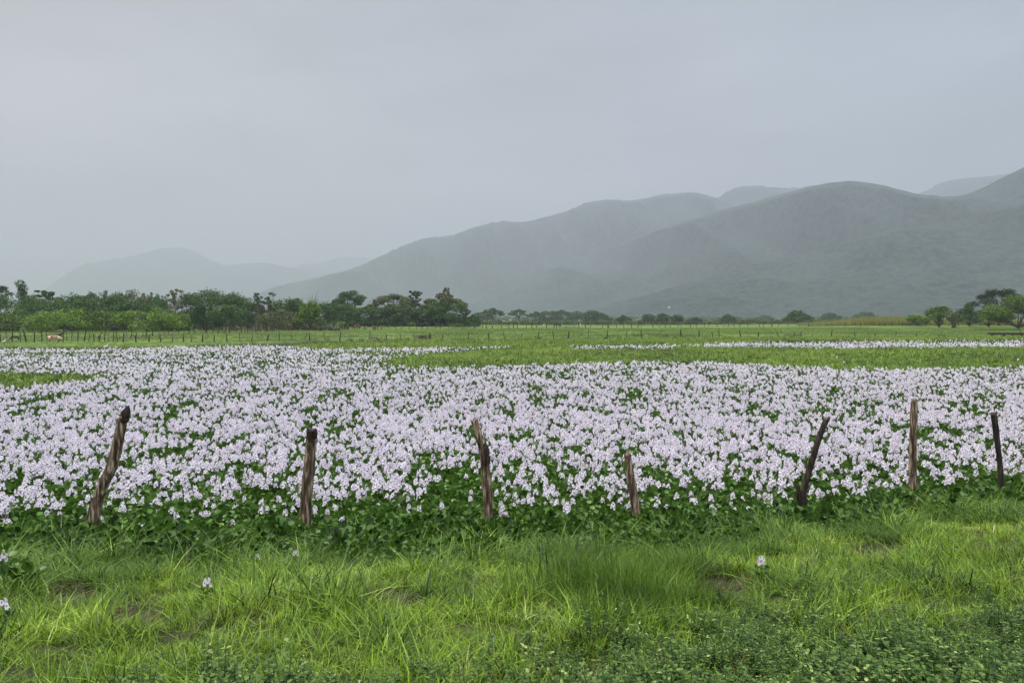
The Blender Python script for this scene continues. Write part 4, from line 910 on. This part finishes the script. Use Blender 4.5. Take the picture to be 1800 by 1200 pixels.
log(1395, 121, 3.2, .07, .0, 'long thin pole lying behind two short fence posts, right of centre', .3)
log(1655, 121, 1.3, .08, .0, 'thin pole resting low beside a fence post, left of the grassy mound', .4)
hx_ = XW(744, 107); root = empty('brush_hurdle', (hx_, 107, max(gz(hx_, 107), 0)), 'low hurdle of woven brush tied between two fence posts', 'hurdle')
mb = MB()
for i in range(70): a = rng.uniform(-1.05, 1.05); zz = rng.uniform(.05, .62); mb.tube([(a-.35, rng.normal(0, .06), zz+rng.normal(0, .05)), (a, rng.normal(0, .06), zz), (a+.35, rng.normal(0, .06), zz+rng.normal(0, .06))], .018, 4)
obj('woven_brush', mb.mesh('woven_brush', [M['bark']]), root)
for a in (-.95, -.3, .4, .95): mb = MB(); mb.tube([(a, 0, -.2), (a+.03, 0, .72)], [.04, .03], 6); obj('stake', mb.mesh('stake', [M['farwood']]), root)
tx, ty = XW(1778, 117.5), 117.5; root = empty('plank_trough', (tx, ty, max(gz(tx, ty), 0)), 'low dark plank feeding trough on short legs beside the fence at the right edge', 'trough')
mb = MB(); mb.box((0, -.25, .62), (7.2, .05, .30), jit=.01); obj('front_board', mb.mesh('front_board', [M['farwood']]), root)
mb = MB(); mb.box((0, .25, .66), (7.2, .05, .26), jit=.01); obj('back_board', mb.mesh('back_board', [M['farwood']]), root)
mb = MB(); mb.box((0, 0, .49), (7.1, .44, .04)); obj('bottom_board', mb.mesh('bottom_board', [M['farwood']]), root)
for a in (-3.1, -1.2, .2, 1.6, 3.2): mb = MB(); mb.box((a, 0, .12), (.16, .4, .69), jit=.01); obj('leg', mb.mesh('leg', [M['farwood']]), root)
for a, hh in ((.55, .5), (1.4, .35), (2.4, .45)): mb = MB(); mb.box((a, -.4, hh-.1), (.6, .16, .12), jit=.03); obj('loose_plank', mb.mesh('loose_plank', [M['farwood']]), root)
# white house at the foot of the hills
import mathutils
bpy.context.view_layer.update(); dv = mathutils.Vector(((1176-900)/FPX, 1, (HZ-541)/FPX)).normalized(); best = None
for hn in ('hill_foothill', 'hill_ridge_near'):
    ok_, lo_, _, _ = bpy.data.objects[hn].ray_cast(mathutils.Vector((0, 0, CAMH)), dv)
    if ok_ and (best is None or lo_.y < best.y): best = lo_
Yh = best.y; hxw = best.x; WALLM = noise_mat('white_plaster', (.75, .75, .73), (.82, .82, .80), 2, .8); ROOFM = noise_mat('pale_metal_roof', (.55, .56, .56), (.68, .68, .68), 2, .5)
hzz = best.z
root = empty('white_house', (hxw, Yh, hzz), 'tiny white house on the lower slope of the hills', 'house'); root.scale = (.5, .5, .3)
mb = MB(); mb.box((0, 0, 1.2), (8, 5, 3.6+8)); obj('wall', mb.mesh('wall', [WALLM]), root)
mb = MB(); mb.add([(-4.5, -3, 6.9), (4.5, -3, 6.9), (4.5, 3, 6.9), (-4.5, 3, 6.9), (-4.5, 0, 8.6), (4.5, 0, 8.6)], [(0, 4, 3), (1, 2, 5)], [(0, 1, 5, 4), (2, 3, 4, 5), (0, 3, 2, 1)]); obj('roof', mb.mesh('roof', [ROOFM]), root)
mb = MB(); mb.box((0, -2.52, 4.2), (1.1, .06, 2.1)); obj('door', mb.mesh('door', [M['farwood']]), root)
for a in (-2.4, 2.4): mb = MB(); mb.box((a, -2.52, 4.8), (1.1, .06, 1.1)); obj('window', mb.mesh('window', [M['farwood']]), root)
